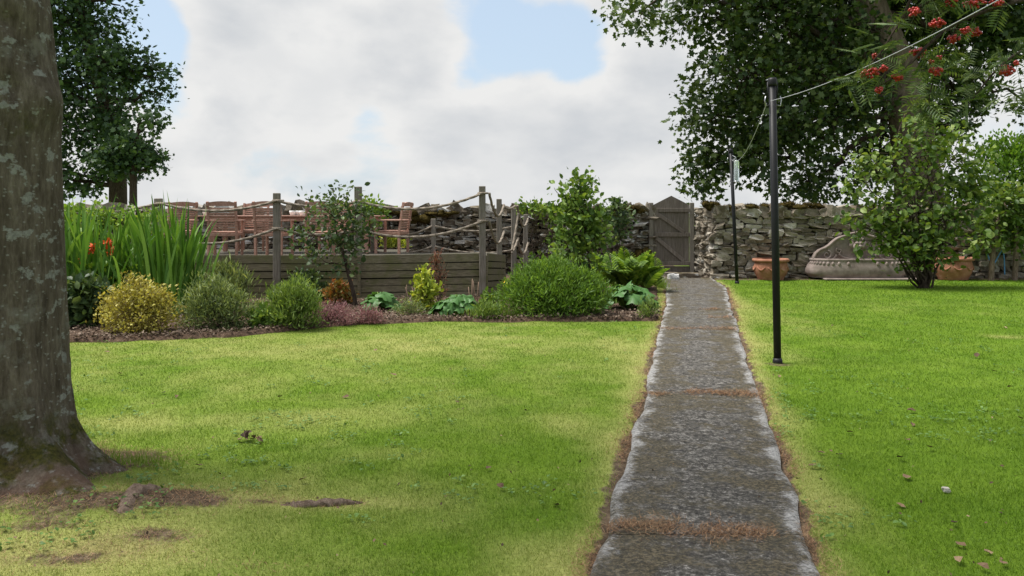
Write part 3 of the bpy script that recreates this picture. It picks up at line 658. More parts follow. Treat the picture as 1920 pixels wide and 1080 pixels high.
for px in (1220.5, 1297): MB().box((P(px, 0, GY)[0]-3.80, 0, .86), (.10, .11, 1.76), bev=.008).build('gate_post', M['postwood'], gate)
MB().box((0, .03, .155), (gx1-gx0+.0, .08, .15), bev=.01).build('threshold_board', M['gatewood'], gate)
st = MB()
o = link('step_stone', POOL[3].copy(), M['stone_l'], None, (3.62, 19.95, .03)); o.scale = (.9, .4, .16); tag(o, 'flat dark step stone under the wooden gate', 'stone')
o = link('step_stone', POOL[8].copy(), M['stone_l'], None, (4.12, 19.93, .03)); o.scale = (.5, .36, .14); tag(o, 'smaller dark step stone at the gate beside wall end', 'stone')
o = link('white_stone', POOL[5].copy(), M['whiterock'], None, (*G(1262, 524), .05)); o.scale = (.24, .2, .15); tag(o, 'white stone lying on path end before the gate', 'stone')
o = link('loose_stone', POOL[7].copy(), M['stone_l'], None, (*G(1205, 524), .10)); o.scale = (.3, .25, .28); o.rotation_euler = (.3, .4, .2); tag(o, 'dark loose stone leaning at foot of left gate post', 'stone')

# ------------------------------------------------------------------ decking
deck = thing('timber_deck', 'raised weathered timber deck with lapped board skirting', 'deck')
A, B_, C_, D_ = np.array((-9.2, 14.50)), np.array((-2.63, 14.66)), np.array((-.46, 14.85)), np.array((-.14, 16.35))
DZ = .70
def lapped(a, b, za0, zb0, board_h, n, lower):
    d = b-a; L_ = np.linalg.norm(d); n2 = np.array([d[1], -d[0]])/L_; nseg = max(1, round(L_/3.0))
    for r in range(n):
        for s in range(nseg):
            t0 = s/nseg; t1 = (s+1)/nseg
            p0 = a+d*t0+d/L_*.003; p1 = a+d*t1-d/L_*.003
            zt0 = za0+(zb0-za0)*t0; zt1 = za0+(zb0-za0)*t1
            f = lambda z, t: z-lower*t
            h = board_h[r] if isinstance(board_h, list) else board_h; off = sum(board_h[:r]) if isinstance(board_h, list) else r*board_h
            V = []
            for p, zt in ((p0, zt0), (p1, zt1)):
                zz = zt-off; j = random.uniform(-.006, .006)
                for (o_, q) in ((.0, zz-.006+j), (.022+j, zz-.006+j), (.026+j, zz-h+.010+j), (.004, zz-h+.010+j)):
                    V.append((p[0]+n2[0]*o_, p[1]+n2[1]*o_, q))
            MB().add(V, [(0, 1, 2, 3), (7, 6, 5, 4), (0, 4, 5, 1), (1, 5, 6, 2), (2, 6, 7, 3), (3, 7, 4, 0)]).build('lap_board', M['deckwood'], deck)
bh = [.155, .128, .125, .125, .122, .12]
lapped(A, B_-np.array((.004, 0)), .79, .775, bh, 6, 0); lapped(B_, C_, .775, .80, bh, 6, 0); lapped(C_+np.array((.02, .03)), D_, .80, .70, [.145, .118, .115, .115, .112, .11], 6, 0)
for a_, b_ in ((A, B_), (B_, C_), (C_, D_)):
    d_ = (b_-a_)/np.linalg.norm(b_-a_); n_ = np.array([d_[1], -d_[0]]); c_ = (a_+b_)/2-n_*.012; MB().box((c_[0], c_[1], .33), (np.linalg.norm(b_-a_)-.03, .02, .66), basis((d_[0], d_[1], 0))).build('backing', M['dark'], deck)  # sheet behind the skirting, its black painting shadow into the board gaps
for q, px in ((B_, 0), (C_, 0)): MB().box((q[0]+.015, q[1]-.045, .38), (.05, .05, .76), bev=.004).build('corner_trim', M['deckwood'], deck)
for k in range(27):
    yy = 14.98+k*.138; xe = np.interp(yy, [14.85, 16.35, 17.1], [-.52, -.2, -.2]) if yy < 17.1 else -2.2
    MB().box(((-9.2+xe)/2, yy, DZ-.015), (xe+9.2, .128, .03)).build('floor_board', M['floorwood'], deck)
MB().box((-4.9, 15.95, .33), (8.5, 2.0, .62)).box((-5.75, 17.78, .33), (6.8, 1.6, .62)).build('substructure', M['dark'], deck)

# rope fence: posts with two runs of rope
def rope(parent, a, b, sag, r=.021, n=None):
    a = np.asarray(a, float); b = np.asarray(b, float); L_ = np.linalg.norm(b-a); n = n or max(int(L_/.022), 12); t = np.linspace(0, 1, n)
    p = a+(b-a)*t[:, None]; p[:, 2] -= sag*4*t*(1-t); s = 12
    mb = MB(); mb.tube(p, r, s); V = mb.v[0].reshape(n, s, 3); ang = np.arange(s)*2*PI/s
    V[:] = p[:, None]+(V-p[:, None])*(1+.20*np.cos(3*ang[None]-np.arange(n)[:, None]*.9))[..., None]
    return mb.build('rope', M['rope'], parent, True)
def fpost(parent, px, topy, y, zbase, w=.115, lean=0):
    top = P(px, topy, y); mb = MB(); h = top[2]-zbase; mb.box((0, 0, h/2), (w, w, h), bev=.008)
    o = mb.build('post', M['postwood'], parent, loc=(top[0], y, zbase)); o.rotation_euler = (random.gauss(0, .006), random.gauss(0, .008)+lean, random.gauss(0, .05))
    mb = MB(); return top
ff = thing('rope_fence', 'rope fence with square posts along the front of the deck', 'fence')
fp = [(152, 424, 14.35, .0), (300, 372, 14.60, .05), (519, 362, 14.38, .05), (672, 350, 14.72, .05), (905, 349, 14.80, .1)]
for q in fp: fpost(ff, *q)
up = [(20, 405), (300, 381), (519, 376), (672, 377), (905, 362)]; lo_ = [(150, 462), (300, 446), (519, 428), (672, 430), (905, 414)]
def pts_of(ls, ys): return [P(x, y, yy) for (x, y), yy in zip(ls, ys)]
yy_ = [14.5, 14.52, 14.30, 14.64, 14.72]
U = pts_of(up, yy_); Lo = pts_of(lo_, yy_)
for k, sg in enumerate([.10, .15, .10, .20]): rope(ff, U[k], U[k+1], sg)
for k, sg in enumerate([.10, .17, .10, .20]): rope(ff, Lo[k], Lo[k+1], sg)
for k in range(1, 5):
    for q in (U[k], Lo[k]):
        mb = MB(); a = np.linspace(0, 2*PI, 17); yc = fp[k][2]; mb.tube(np.stack([q[0]+.078*np.sign(np.cos(a))*np.abs(np.cos(a))**.5, yc+.078*np.sign(np.sin(a))*np.abs(np.sin(a))**.5, np.full(17, q[2])], 1), .019, 6, False); mb.build('rope_binding', M['rope'], ff, True)
fr = thing('rope_fence', 'rope fence posts stepping back beside the deck steps near the small tree', 'fence')
rp = [(937, 373, 16.1, .1), (963, 391, 17.3, .0), (985, 402, 18.3, .0)]
for q in rp: fpost(fr, *q, w=.10)
c0 = P(912, 362, 14.8)+np.array([.05, 0, 0]); c1 = P(912, 414, 14.8)+np.array([.05, 0, 0])
rope(fr, c0, P(945, 384, 16.05), .30); rope(fr, c1, P(945, 434, 16.05), .30); rope(fr, P(940, 384, 16.1), P(966, 386, 17.25), .07)
rope(fr, P(972, 400, 17.25), P(960, 470, 16.9), .02); rope(fr, P(970, 385, 17.3), P(990, 410, 18.25), .28); rope(fr, P(970, 446, 17.3), P(990, 455, 18.25), .28); rope(fr, P(960, 475, 16.9), P(972, 446, 17.3), .02)
fb = thing('rope_fence', 'low rope fence with short posts at the back of the deck', 'fence')
bp = [(813, 410, 17.0, DZ), (700, 415, 17.15, DZ), (965, 418, 17.9, .0)]
for q in bp: fpost(fb, *q, w=.09)
rope(fb, P(700, 432, 17.1), P(810, 424, 16.95), .14, .018); rope(fb, P(816, 424, 16.95), P(965, 424, 17.8), .10, .018)
rope(fb, P(700, 470, 17.1), P(810, 462, 16.95), .10, .018); rope(fb, P(816, 462, 16.95), P(965, 468, 17.8), .10, .018)

# ------------------------------------------------------------------ teak furniture
def make_chair():
    t = thing('garden_chair', '', 'chair'); bar = lambda n, c, d, r=None, bev=.005: MB().box(c, d, r, bev).build(n, M['teak'], t)
    tilt = np.array(Matrix.Rotation(R(9), 3, 'X'))
    for s in (-1, 1):
        bar('leg', (s*.25, -.24, .22), (.045, .05, .44)); bar('leg', (s*.25, .24, .32), (.045, .05, .64))
        bar('back_stile', (s*.25, -.285, .72), (.045, .04, .58), tilt)
        bar('armrest', (s*.265, -.005, .655), (.065, .60, .028)); bar('seat_rail', (s*.25, 0, .40), (.028, .46, .06))
    for k in range(6): bar('seat_slat', (0, -.20+k*.082, .445), (.48, .066, .02))
    bar('seat_rail', (0, .24, .40), (.47, .028, .06)); bar('seat_rail', (0, -.24, .40), (.47, .028, .06))
    V = []; n = 9
    for k in range(n):
        x = -.275+.55*k/(n-1); zz = .985+.028*math.cos((x/.275)*PI/2); yb = -.334
        V += [(x, yb-.018, .925), (x, yb+.018, .925), (x, yb+.018-.008, zz), (x, yb-.018-.008, zz)]
    Fc = [(0, 1, 2, 3), (4*n-1, 4*n-2, 4*n-3, 4*n-4)]
    for k in range(n-1):
        for q in range(4): Fc.append((4*k+q, 4*k+4+q, 4*k+4+(q+1) % 4, 4*k+(q+1) % 4))
    MB().add(V, Fc).build('top_rail', M['teak'], t)
    for k in range(9):
        z = .505+k*.046; bar('back_slat', (0, -.285-(z-.72)*math.tan(R(9)), z), (.46, .016, .031), tilt, .003)
    return t
ch = make_chair(); spots = [(423, 16.0, .10, 'teak slatted chair with its back to us, left of middle fence post'), (514, 15.85, -.16, 'teak slatted chair with its back to us behind the front fence post'),
    (337, 16.6, .55, 'teak slatted chair turned sideways behind the sword leaved plants'), (735, 16.9, 1.35, 'teak chair seen from the side at right end of the table'),
    (475, 18.0, PI+.1, 'teak chair on the far side of table between two chair backs'), (628, 18.05, PI-.15, 'teak chair on the far side of the table behind the sapling'), (600, 15.9, .25, 'teak slatted chair with its back to us hidden behind the sapling')]
for k, (px, y, rz, lab) in enumerate(spots):
    o = ch if k == 0 else copy_tree(ch); o.location = (P(px, 0, y)[0], y, DZ); o.rotation_euler.z = rz; tag(o, lab, 'chair', 'teak chairs on the deck')
tb = thing('garden_table', 'long teak slatted table on the deck among the chairs', 'table', (-4.35, 17.05, DZ))
for k in range(8): MB().box((0, -.43+k*.123, .735), (3.5, .115, .026), None, .004).build('top_slat', M['teak'], tb)
for sx in (-1, 1):
    MB().box((sx*1.62, 0, .69), (.09, .92, .05)).build('apron', M['teak'], tb)
    for sy in (-1, 1): MB().box((sx*1.5, sy*.36, .36), (.08, .08, .70), None, .005).build('leg', M['teak'], tb)
for sy in (-1, 1): MB().box((0, sy*.40, .675), (3.1, .03, .08)).build('apron', M['teak'], tb)
cup = MB().lathe([(.0, .0), (.035, .0), (.042, .01), (.055, .05), (.062, .085), (.056, .085), (.048, .05), (.03, .015), (0, .012)], n=16).mesh('cup', True)
for px, y, lab in [(549, 16.85, 'leftmost of four white cups in a row on the teak table'), (559, 16.9, 'second white cup from left in row on the teak table'), (567, 16.8, 'third white cup from left in row on the teak table'), (575, 16.9, 'rightmost of four white cups in a row on the teak table'),
                   (386, 16.9, 'single white cup on the left end of the teak table'), (627, 16.9, 'single white cup on the teak table behind the sapling')]:
    o = link('cup', cup, M['china'], None, (P(px, 0, y)[0], y, DZ+.7485)); o.scale = (1.15, 1.15, 1.1); tag(o, lab, 'cup', 'white cups on the teak table')

# ------------------------------------------------------------------ washing line posts
lines = []
def line_post(px, basey, topy, lean, label):
    y = EYE*F/(basey-HOR); b = P(px, basey, y); top = P(px+lean, topy, y)
    t = thing('line_post', label, 'post', (b[0], y, 0)); h = top[2]; dx = top[0]-b[0]; dv = np.array([dx, 0, h])
    at = lambda f, o=(0, 0, 0): dv*f+np.array(o)
    MB().tube([at(-.03), at(.5), at(.975)], [.037, .037, .036], 16).build('pole', M['black'], t, True)
    MB().tube([at(-.01), at(.012), at(.02)], [.050, .048, .040], 16).build('base_collar', M['black'], t, True)
    MB().tube([at(.972), at(.978), at(.992), at(1.0)], [.042, .046, .046, .036], 16).build('cap', M['black'], t, True)
    for s in (-1, 1):
        MB().tube([at(.905, (s*.035, 0, 0)), at(.905, (s*.075, -.01, -.01)), at(.915, (s*.082, -.01, .02)), at(.922, (s*.07, -.01, .04))], .007, 6).build('hook', M['steel'], t, True)
    MB().tube([at(.93, (-.046, 0, 0)), at(.985, (-.046, 0, 0))], .008, 6).build('cleat', M['black'], t, True); MB().tube([at(.93, (.046, 0, 0)), at(.985, (.046, 0, 0))], .008, 6).build('cleat', M['black'], t, True)
    return np.array([b[0], y, 0])+at(.918)
h1 = line_post(1458, 682, 146, -10, 'tall black line post standing on the near right lawn')
h2 = line_post(1382, 532, 279, -12, 'farther black line post near the path end and the pot')
def wire(name, a, b, sag, r, label):
    a = np.asarray(a, float); b = np.asarray(b, float); t = np.linspace(0, 1, 40); p = a+(b-a)*t[:, None]; p[:, 2] -= sag*4*t*(1-t)
    return tag(MB().tube(p, r, 6).build(name, M['line'], None, True), label, 'washing line')
end = np.array([1.95, -1.2, 2.95])
wire('washing_line', h1+np.array([-.03, -.04, 0]), end, .27, .0024, 'white washing line rising from near post toward the rowan')
wire('washing_line', h1+np.array([-.06, 0, -.02]), h2+np.array([0, -.04, 0]), .22, .0035, 'white washing line sagging between the two black posts')
tp = P(1381, 318, 17.95); tf = thing('hanging_tube', 'clear plastic hanging tube on the farther line post', 'hanging tube', (tp[0], 17.95, 2.15))
MB().lathe([(.0, -.0), (.05, .0), (.055, .02), (.055, .42), (.045, .45), (0, .46)], n=14).build('tube', M['plastic'], tf, True)
MB().tube([(0, 0, .46), (-.02, 0, .52), (-.07, .06, .56)], .005, 6).build('hanger', M['line'], tf, True)
MB().lathe([(0, -.012), (.06, -.012), (.062, .0), (.062, .018), (.056, .02)], n=14).build('base_ring', M['steel'], tf, True)

# ------------------------------------------------------------------ terracotta pots and the carved trough
def pot(px, py, w, label):
    y = 19.12; x = P(px, 0, y)[0]; s = w/.78; t = thing('terracotta_pot', label, 'plant pot', (x, y, 0))
    pr_ = [(0, .0), (.27, .0), (.28, .02), (.285, .05), (.335, .13), (.362, .22), (.365, .28), (.35, .35), (.335, .40)]
    MB().lathe([(a*s, b*s) for a, b in pr_], n=32).build('pot_body', M['terra'], t, True)
    MB().lathe([(a*s, b*s) for a, b in [(.33, .395), (.385, .40), (.395, .425), (.39, .455), (.37, .465), (.345, .46), (.33, .40), (.32, .36), (0, .35)]], n=32).build('rim', M['terra'], t, True)
    for k in range(9):
        a0 = k*2*PI/9; a = np.linspace(a0+.08, a0+2*PI/9-.08, 9); z = .29-.07*np.sin(np.linspace(0, PI, 9)); rr = np.interp(z, [.13, .22, .28, .35], [.335, .362, .366, .352])
        MB().tube(np.stack([rr*np.cos(a), rr*np.sin(a), z], 1)*s, .016*s*(.6+np.sin(np.linspace(0, PI, 9))), 6).build('swag', M['terra'], t, True)
    MB().lathe([(0, .352*s), (.31*s, .352*s)], n=20).build('soil', M['mulch'], t)
    return t
pot(1445, 520, .80, 'wide terracotta pot with swags right of the farther line post')
pot(1787, 520, .86, 'wide terracotta pot half hidden behind the hazel bush')

FX, FY = P(1610, 0, 19.2)[0], 19.2; pxm = FY/F
fo = thing('carved_trough', 'carved pinkish stone wall fountain trough with scrolled back panel', 'fountain', (FX, FY, 0))
prof = [(.0, 1.06), (.03, 1.06), (.05, 1.10), (.09, 1.135), (.18, 1.13), (.28, 1.08), (.355, 1.02), (.37, 1.03), (.395, 1.04), (.42, 1.03), (.425, 1.0)]
na = 44; a = np.linspace(PI, 2*PI, na); V = []
for z, w in prof: V.append(np.stack([w*np.sign(np.cos(a))*np.abs(np.cos(a))**.45, .48*(w/1.1)*np.sign(np.sin(a))*np.abs(np.sin(a))**.8+.22, np.full(na, z+.05)], 1))
V = np.concatenate(V); i, j = np.meshgrid(np.arange(len(prof)-1), np.arange(na-1), indexing='ij'); i = i.ravel(); j = j.ravel()
mb = MB().add(V, np.stack([i*na+j, i*na+j+1, (i+1)*na+j+1, (i+1)*na+j], 1)); top = V[-na:]; inn = top*np.array([.9, .78, 1])+np.array([0, .03, -.12])
mb.add(np.concatenate([top, inn]), np.stack([np.arange(na-1), np.arange(1, na), np.arange(1, na)+na, np.arange(na-1)+na], 1)); mb.add(inn, [tuple(range(na))])
mb.build('basin', M['carved'], fo, True)
for k in range(20):
    t_ = PI+PI*(k+1.0)/21; x = 1.04*np.sign(np.cos(t_))*abs(np.cos(t_))**.45; y = .48*.95*np.sign(np.sin(t_))*abs(np.sin(t_))**.8+.22; q = MB()
    u, v = np.meshgrid(np.linspace(0, 2*PI, 9)[:-1], np.linspace(.01, PI-.01, 6)); q.add(np.stack([x+.036*np.cos(u)*np.sin(v), y-.01+.03*np.sin(u)*np.sin(v), .362+.05*np.cos(v)], -1).reshape(-1, 3), np.array([(r*8+c, r*8+(c+1) % 8, (r+1)*8+(c+1) % 8, (r+1)*8+c) for r in range(5) for c in range(8)])); q.build('gadroon', M['carved'], fo, True)
half = [(-84, 490), (-83, 482), (-79, 474), (-72, 468), (-62, 464), (-54, 459), (-46, 452), (-38, 446), (-30, 443), (-22, 441), (-12, 437), (0, 435)]
ol = [(x*pxm, EYE+(HOR-y)*pxm) for x, y in half]; ol = ol+[(-x, z) for x, z in ol[-2::-1]]; n = len(ol)
V = [(x, yy, z) for yy in (.06, .18) for x, z in ol]
MB().add(V, [tuple(range(n))[::-1], tuple(range(n, 2*n))]+[(k, k+1, n+k+1, n+k)[::-1] for k in range(n-1)]+[(n-1, 0, n, 2*n-1)]).build('back_panel', M['carved'], fo)
MB().tube([(x*.985, .05, z-.012) for x, z in ol], .03, 8).build('rim_moulding', M['carved'], fo, True)
for s in (-1, 1):
    th = np.linspace(0, 2.6*PI, 30); r = .018+.0105*th; cx, cz = -58*pxm, EYE+(HOR-478)*pxm
    sp = [(s*(cx+r_*math.cos(t_-.5)), .045, cz+r_*math.sin(t_-.5)) for t_, r_ in zip(th, r)]
    th2 = np.linspace(0, 2.2*PI, 26); r2 = .014+.0085*th2; cx2, cz2 = -35*pxm, EYE+(HOR-470)*pxm
    sp2 = [(s*(cx2-r_*math.cos(t_+.2)), .045, cz2+r_*math.sin(t_+.2)) for t_, r_ in zip(th2, r2)]
    MB().tube(sp, np.linspace(.014, .026, 30), 8).build('scroll', M['carved'], fo, True); MB().tube(sp2, np.linspace(.012, .024, 26), 8).build('scroll', M['carved'], fo, True)
    MB().tube(spline([(s*-40*pxm, .045, EYE+(HOR-478)*pxm), (s*-44*pxm, .045, EYE+(HOR-484)*pxm), (s*-52*pxm, .045, EYE+(HOR-487)*pxm)], 10), .022, 8).build('scroll', M['carved'], fo, True)
    MB().tube(spline([(s*-36*pxm, .045, EYE+(HOR-476)*pxm), (s*-28*pxm, .045, EYE+(HOR-483)*pxm), (s*-12*pxm, .045, EYE+(HOR-485.5)*pxm), (0, .045, EYE+(HOR-484)*pxm)], 14), [.026]*8+[.02]*6, 8).build('scroll', M['carved'], fo, True)
def blob(c, r, nu=14, nv=9):
    u, v = np.meshgrid(np.linspace(0, 2*PI, nu+1)[:-1], np.linspace(.01, PI-.01, nv))
    return np.stack([c[0]+r[0]*np.cos(u)*np.sin(v), c[1]+r[1]*np.sin(u)*np.sin(v), c[2]+r[2]*np.cos(v)], -1).reshape(-1, 3), np.array([(i*nu+j, i*nu+(j+1) % nu, (i+1)*nu+(j+1) % nu, (i+1)*nu+j) for i in range(nv-1) for j in range(nu)])
cz = EYE+(HOR-462)*pxm; mb = MB()
for c, r in [((0, .03, cz), (.13, .10, .15)), ((0, -.07, cz-.01), (.045, .05, .05)), ((-.075, -.02, cz+.0), (.06, .06, .07)), ((.075, -.02, cz+.0), (.06, .06, .07)), ((-.05, -.03, cz+.075), (.05, .05, .028)), ((.05, -.03, cz+.075), (.05, .05, .028)), ((0, -.03, cz-.095), (.06, .05, .045)), ((-.13, .03, cz+.04), (.07, .05, .09)), ((.13, .03, cz+.04), (.07, .05, .09)), ((0, .03, cz+.17), (.11, .06, .05)), ((-.09, .03, cz+.14), (.06, .05, .05)), ((.09, .03, cz+.14), (.06, .05, .05))]:
    mb.add(*blob(c, r))
mb.build('carved_mask', M['carved'], fo, True)
MB().box((.18, -.22, .03), (2.1, .35, .035), None, .01).build('plinth_slab', M['carved'], fo)
for k in range(7):
    o = link('plinth_stone', POOL[k].copy(), M['stone_r'], fo, (-.6+k*.24, -.23, -.01)); o.scale = (.22, .28, .07)

# ------------------------------------------------------------------ near tree (trunk on the left)
tr = thing('near_tree', 'thick lichen covered tree trunk with spreading roots at the left edge', 'tree', (TREE[0], TREE[1], 0))
na, nz = 150, 260; zz = np.concatenate([np.linspace(-.12, .9, 100), np.linspace(.91, 3.2, 120), np.linspace(3.25, 5.6, 40)]); nz = len(zz); a = np.linspace(0, 2*PI, na, endpoint=False)
Zg, Ag = np.meshgrid(zz, a, indexing='ij')
rb = np.interp(zz, [-.12, 0, .07, .16, .31, .5, .8, 1.2, 1.8, 2.1, 2.7, 4, 5.6], [.60, .55, .505, .455, .405, .39, .375, .362, .352, .348, .325, .29, .22])[:, None]
lob = 0
for ang, wd, am in [(-.52, .25, .85), (.15, .26, .34), (-1.35, .34, .42), (-2.4, .35, .3), (1.2, .4, .22), (2.4, .4, .3)]:
    d = np.angle(np.exp(1j*(Ag-ang))); lob = lob+am*np.exp(-(d/wd)**2)*np.exp(-np.clip(Zg, 0, None)/.17)
cs, sn = np.cos(Ag), np.sin(Ag)
nz1 = fbm(cs*3+9, sn*3+Zg*.9, 101)-.5+.6*(fbm(Ag*4+30, Zg*1.3, 102, 3)-.5)
cr_ = fbm(cs*14+40, sn*14+Zg*2.2, 103)-.5
def knot(ang, z, wa, wz, am): 
    d = np.angle(np.exp(1j*(Ag-ang))); return am*np.exp(-(d/wa)**2-((Zg-z)/wz)**2)
K = knot(-.25, 2.10, .5, .13, .055)+knot(-.5, 2.62, .4, .12, .03)-knot(-.72, 2.14, .16, .07, .045)-knot(-.75, 2.5, .12, .05, .03)+knot(-1.9, 1.6, .5, .2, .02)-knot(-.9, .28, .5, .14, .05)
fis = fbm(Ag*13+nz1*2, Zg*2.4, 107, 4)-.5
rr = rb+lob*.55+nz1*.035+cr_*.024*np.exp(-np.clip(Zg-.2, 0, None)/1.0)+cr_*.008+fis*.022*(.5+np.exp(-np.clip(Zg-.3, 0, None)/.8))+K
ctr = np.interp(zz, [0, 1.2, 2.1, 2.7, 5.6], [0, 0, -.01, -.04, -.2])[:, None]
V = np.stack([ctr+rr*cs, rr*sn, Zg+.02], -1).reshape(-1, 3); i, j = np.meshgrid(np.arange(nz-1), np.arange(na), indexing='ij'); i = i.ravel(); j = j.ravel(); k = (j+1) % na
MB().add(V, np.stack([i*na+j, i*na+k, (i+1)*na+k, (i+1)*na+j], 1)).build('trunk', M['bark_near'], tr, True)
def root(pts, r):
    p = spline([(q[0]-TREE[0], q[1]-TREE[1], q[2]) for q in pts], 26); mb = MB(); mb.tube(p, np.interp(np.linspace(0, 1, 26), np.linspace(0, 1, len(r)), r)*(1+.12*rng.normal(size=26)), 10); mb.v[0] += rng.normal(size=mb.v[0].shape)*.005
    mb.build('root', M['bark_pale'], tr, True)
def gz(px, py, dz): q = G(px, py); return (q[0], q[1], height(q[0], q[1])+dz)
root([gz(212, 1000, -.08), gz(232, 975, -.035), gz(258, 948, -.016), gz(300, 935, -.024), gz(345, 938, -.06)], [.04, .052, .05, .036, .02])
root([gz(520, 946, -.03), gz(570, 946, .0), gz(640, 941, .003), gz(700, 936, -.03)], [.02, .028, .024, .012])
lb = MB(); lobes = []
for (x, y, z, r) in [(0, 0, 8.2, 2.6), (-1.9, -.4, 7.3, 2.1), (1.9, .2, 7.4, 2.0), (.3, -2.0, 7.2, 2.0), (.0, 2.0, 7.4, 2.0), (.2, .1, 10.0, 1.9)]:
    limb(lb, (-.16, 0, 5.4 if z < 9 else 5.5), (x, y, z), .13, .04, .05, 9, 8, .03); lobes.append((x, y, z, r, r, r*.72))
lb.build('limbs', M['bark_far'], tr, True)
mb, c, ix = crown(lobes, 110, 12, .28, .16, T_LOBED, .3); tw = MB(); twigs_to(tw, c, ix, lobes, .014, .35); mb.build('crown', M['leaf_over'], tr); tw.build('twigs', M['bark_twig'], tr)

# ------------------------------------------------------------------ big sycamore beyond the wall, on the right
SY = 24.0
def lobes_px(ls, y0, asp=.9):
    out = []
    for q in ls:
        px, py, rx, rz = q[:4]; dy = q[4] if len(q) > 4 else 0; wgt = q[5] if len(q) > 5 else 1; y = y0+dy; c = P(px, py, y); out.append((c[0], y, c[2], rx/F*y, rx/F*y*asp, rz/F*y, wgt))
    return out
big = thing('sycamore_tree', 'large dark sycamore tree overhanging the stone wall on the right', 'tree', (P(1720, 0, SY)[0], SY, 0)); ob = np.array([P(1720, 0, SY)[0], SY, 0])
mb = MB(); tp = spline([P(1722, 420, SY)*np.array([1, 1, 0])+np.array([0, 0, -.1]), P(1722, 350, SY), P(1708, 240, SY), P(1690, 150, SY), P(1650, 60, SY), P(1625, -20, SY), P(1600, -200, SY)], 40)-ob
mb.tube(tp, np.interp(np.linspace(0, 1, 40), [0, .1, .35, .55, .75, 1], [.90, .66, .56, .55, .44, .32]), 16); mb.v[0] += rng.normal(size=mb.v[0].shape)*.012; mb.build('trunk', M['bark_far'], big, True)
L1 = lobes_px([(1200, 22, 75, 45, -1.5, .6), (1330, 15, 110, 70, -1), (1470, 40, 130, 90, -.5), (1400, 140, 110, 70, -1.2), (1345, 215, 75, 60, -.8), (1330, 300, 58, 52, -.4), (1430, 275, 90, 65, -1), (1520, 340, 80, 45, .5, .8),
     (1560, 230, 75, 60, -1.2, .6), (1580, 110, 80, 80, 1), (1700, 20, 130, 60, 1.5), (1820, 60, 110, 90, .5), (1790, 170, 90, 75, .5), (1880, 30, 80, 70, 0), (1920, 190, 40, 30, .6, .4), (1640, 300, 70, 60, 1), (1745, 250, 60, 50, 1.2), (1310, 345, 38, 22, .2, .7),
     (1400, -150, 260, 130, 0), (1650, -170, 260, 150, 0), (1880, -120, 200, 140, 0), (1600, -420, 300, 180, 0), (1620, 190, 55, 55, -1.5, .7), (1555, 150, 70, 60, -1.5, .8), (1500, 240, 70, 60, -1.5, .8), (1640, 60, 60, 60, -1.5, .5), (1590, 40, 200, 150, 3, .8), (1450, 200, 130, 110, 2.5, .6)], SY)
L1 = [(l[0]-ob[0], l[1]-ob[1], l[2], *l[3:]) for l in L1]
lb = MB()
for l in L1:
    k = int(np.clip(np.interp(l[2]-.25*abs(l[0]), [2.0, 9], [15, 36]), 14, 38)); limb(lb, tp[k], l[:3], .16 if l[3] > 1.2 else .11, .03, .07, 9, 6, .04)
lb.build('limbs', M['bark_twig'], big, True)
mb, c, ix = crown(L1, 4700, 16, .23, .135, T_LOBED, .3, .7, up=.1, droop=.25); tw = MB(); twigs_to(tw, c, ix, L1, .016, .35); mb.build('crown', M['leaf_syc'], big); tw.build('twigs', M['bark_twig'], big)

# left trees beyond the wall
def far_tree(label, px, y, trunk_px, lobes, n, per, size, tem, cr, mat='leaf_far', trunkw=.28, ztop=6):
    base = np.array([P(px, 0, y)[0], y, 0]); t = thing('tree', label, 'tree', tuple(base)); p = spline([base+np.array([0, 0, -.1])]+[P(a, b, y) for a, b in trunk_px], 24)-base
    MB().tube(p, np.linspace(trunkw, trunkw*.35, 24), 12).build('trunk', M['bark_twig'], t, True)
    L_ = [(l[0]-base[0], l[1]-base[1], l[2], *l[3:]) for l in lobes_px(lobes, y)]; lb = MB()
    for l in L_:
        k = int(np.clip(np.searchsorted(p[:, 2], l[2]-.5*abs(l[0])), 4, 22)); limb(lb, p[k], l[:3], trunkw*.3, .02, .05, 8, 6, .04)
    mb, c, ix = crown(L_, n, per, cr, size, tem, .3, .65, droop=.1); twigs_to(lb, c, ix, L_, .014, .5); lb.build('limbs', M['bark_twig'], t, True); mb.build('crown', M[mat], t)
far_tree('tall dark leafy tree rising beyond the wall behind the near trunk', 220, 27, [(221, 330), (212, 250), (180, 140), (150, 20), (130, -150)],
   [(120, 40, 90, 70), (185, 60, 75, 55), (60, 150, 110, 90), (165, 150, 80, 60), (225, 130, 55, 45), (275, 120, 45, 30, 0, .6), (305, 175, 28, 25, 0, .5), (255, 190, 50, 30, 0, .7), (130, 240, 85, 60), (200, 250, 55, 40), (110, 320, 80, 45), (165, 345, 45, 28), (215, 300, 40, 26), (60, 340, 70, 40), (205, 200, 50, 45, -1), (195, 120, 55, 50, -1), (215, 260, 40, 40, -1), (235, 320, 30, 18, -1), (290, 145, 35, 25, 0, .6), (310, 130, 20, 14, 0, .5), (225, 10, 40, 25, 0, .4), (160, -90, 150, 80), (50, -60, 150, 120), (100, -250, 160, 110)], 1850, 15, .125, T_LOBED, .20, trunkw=.30)
far_tree('smaller slender tree with pale stem beyond the wall near the rope fence', 250, 25, [(250, 330), (252, 290), (262, 230)], [(250, 285, 42, 30), (285, 295, 22, 16, 0, .7), (215, 300, 40, 30), (285, 235, 20, 18, 0, .5), (275, 318, 30, 12, 0, .5)], 230, 13, .12, T_LOBED, .17, trunkw=.13)

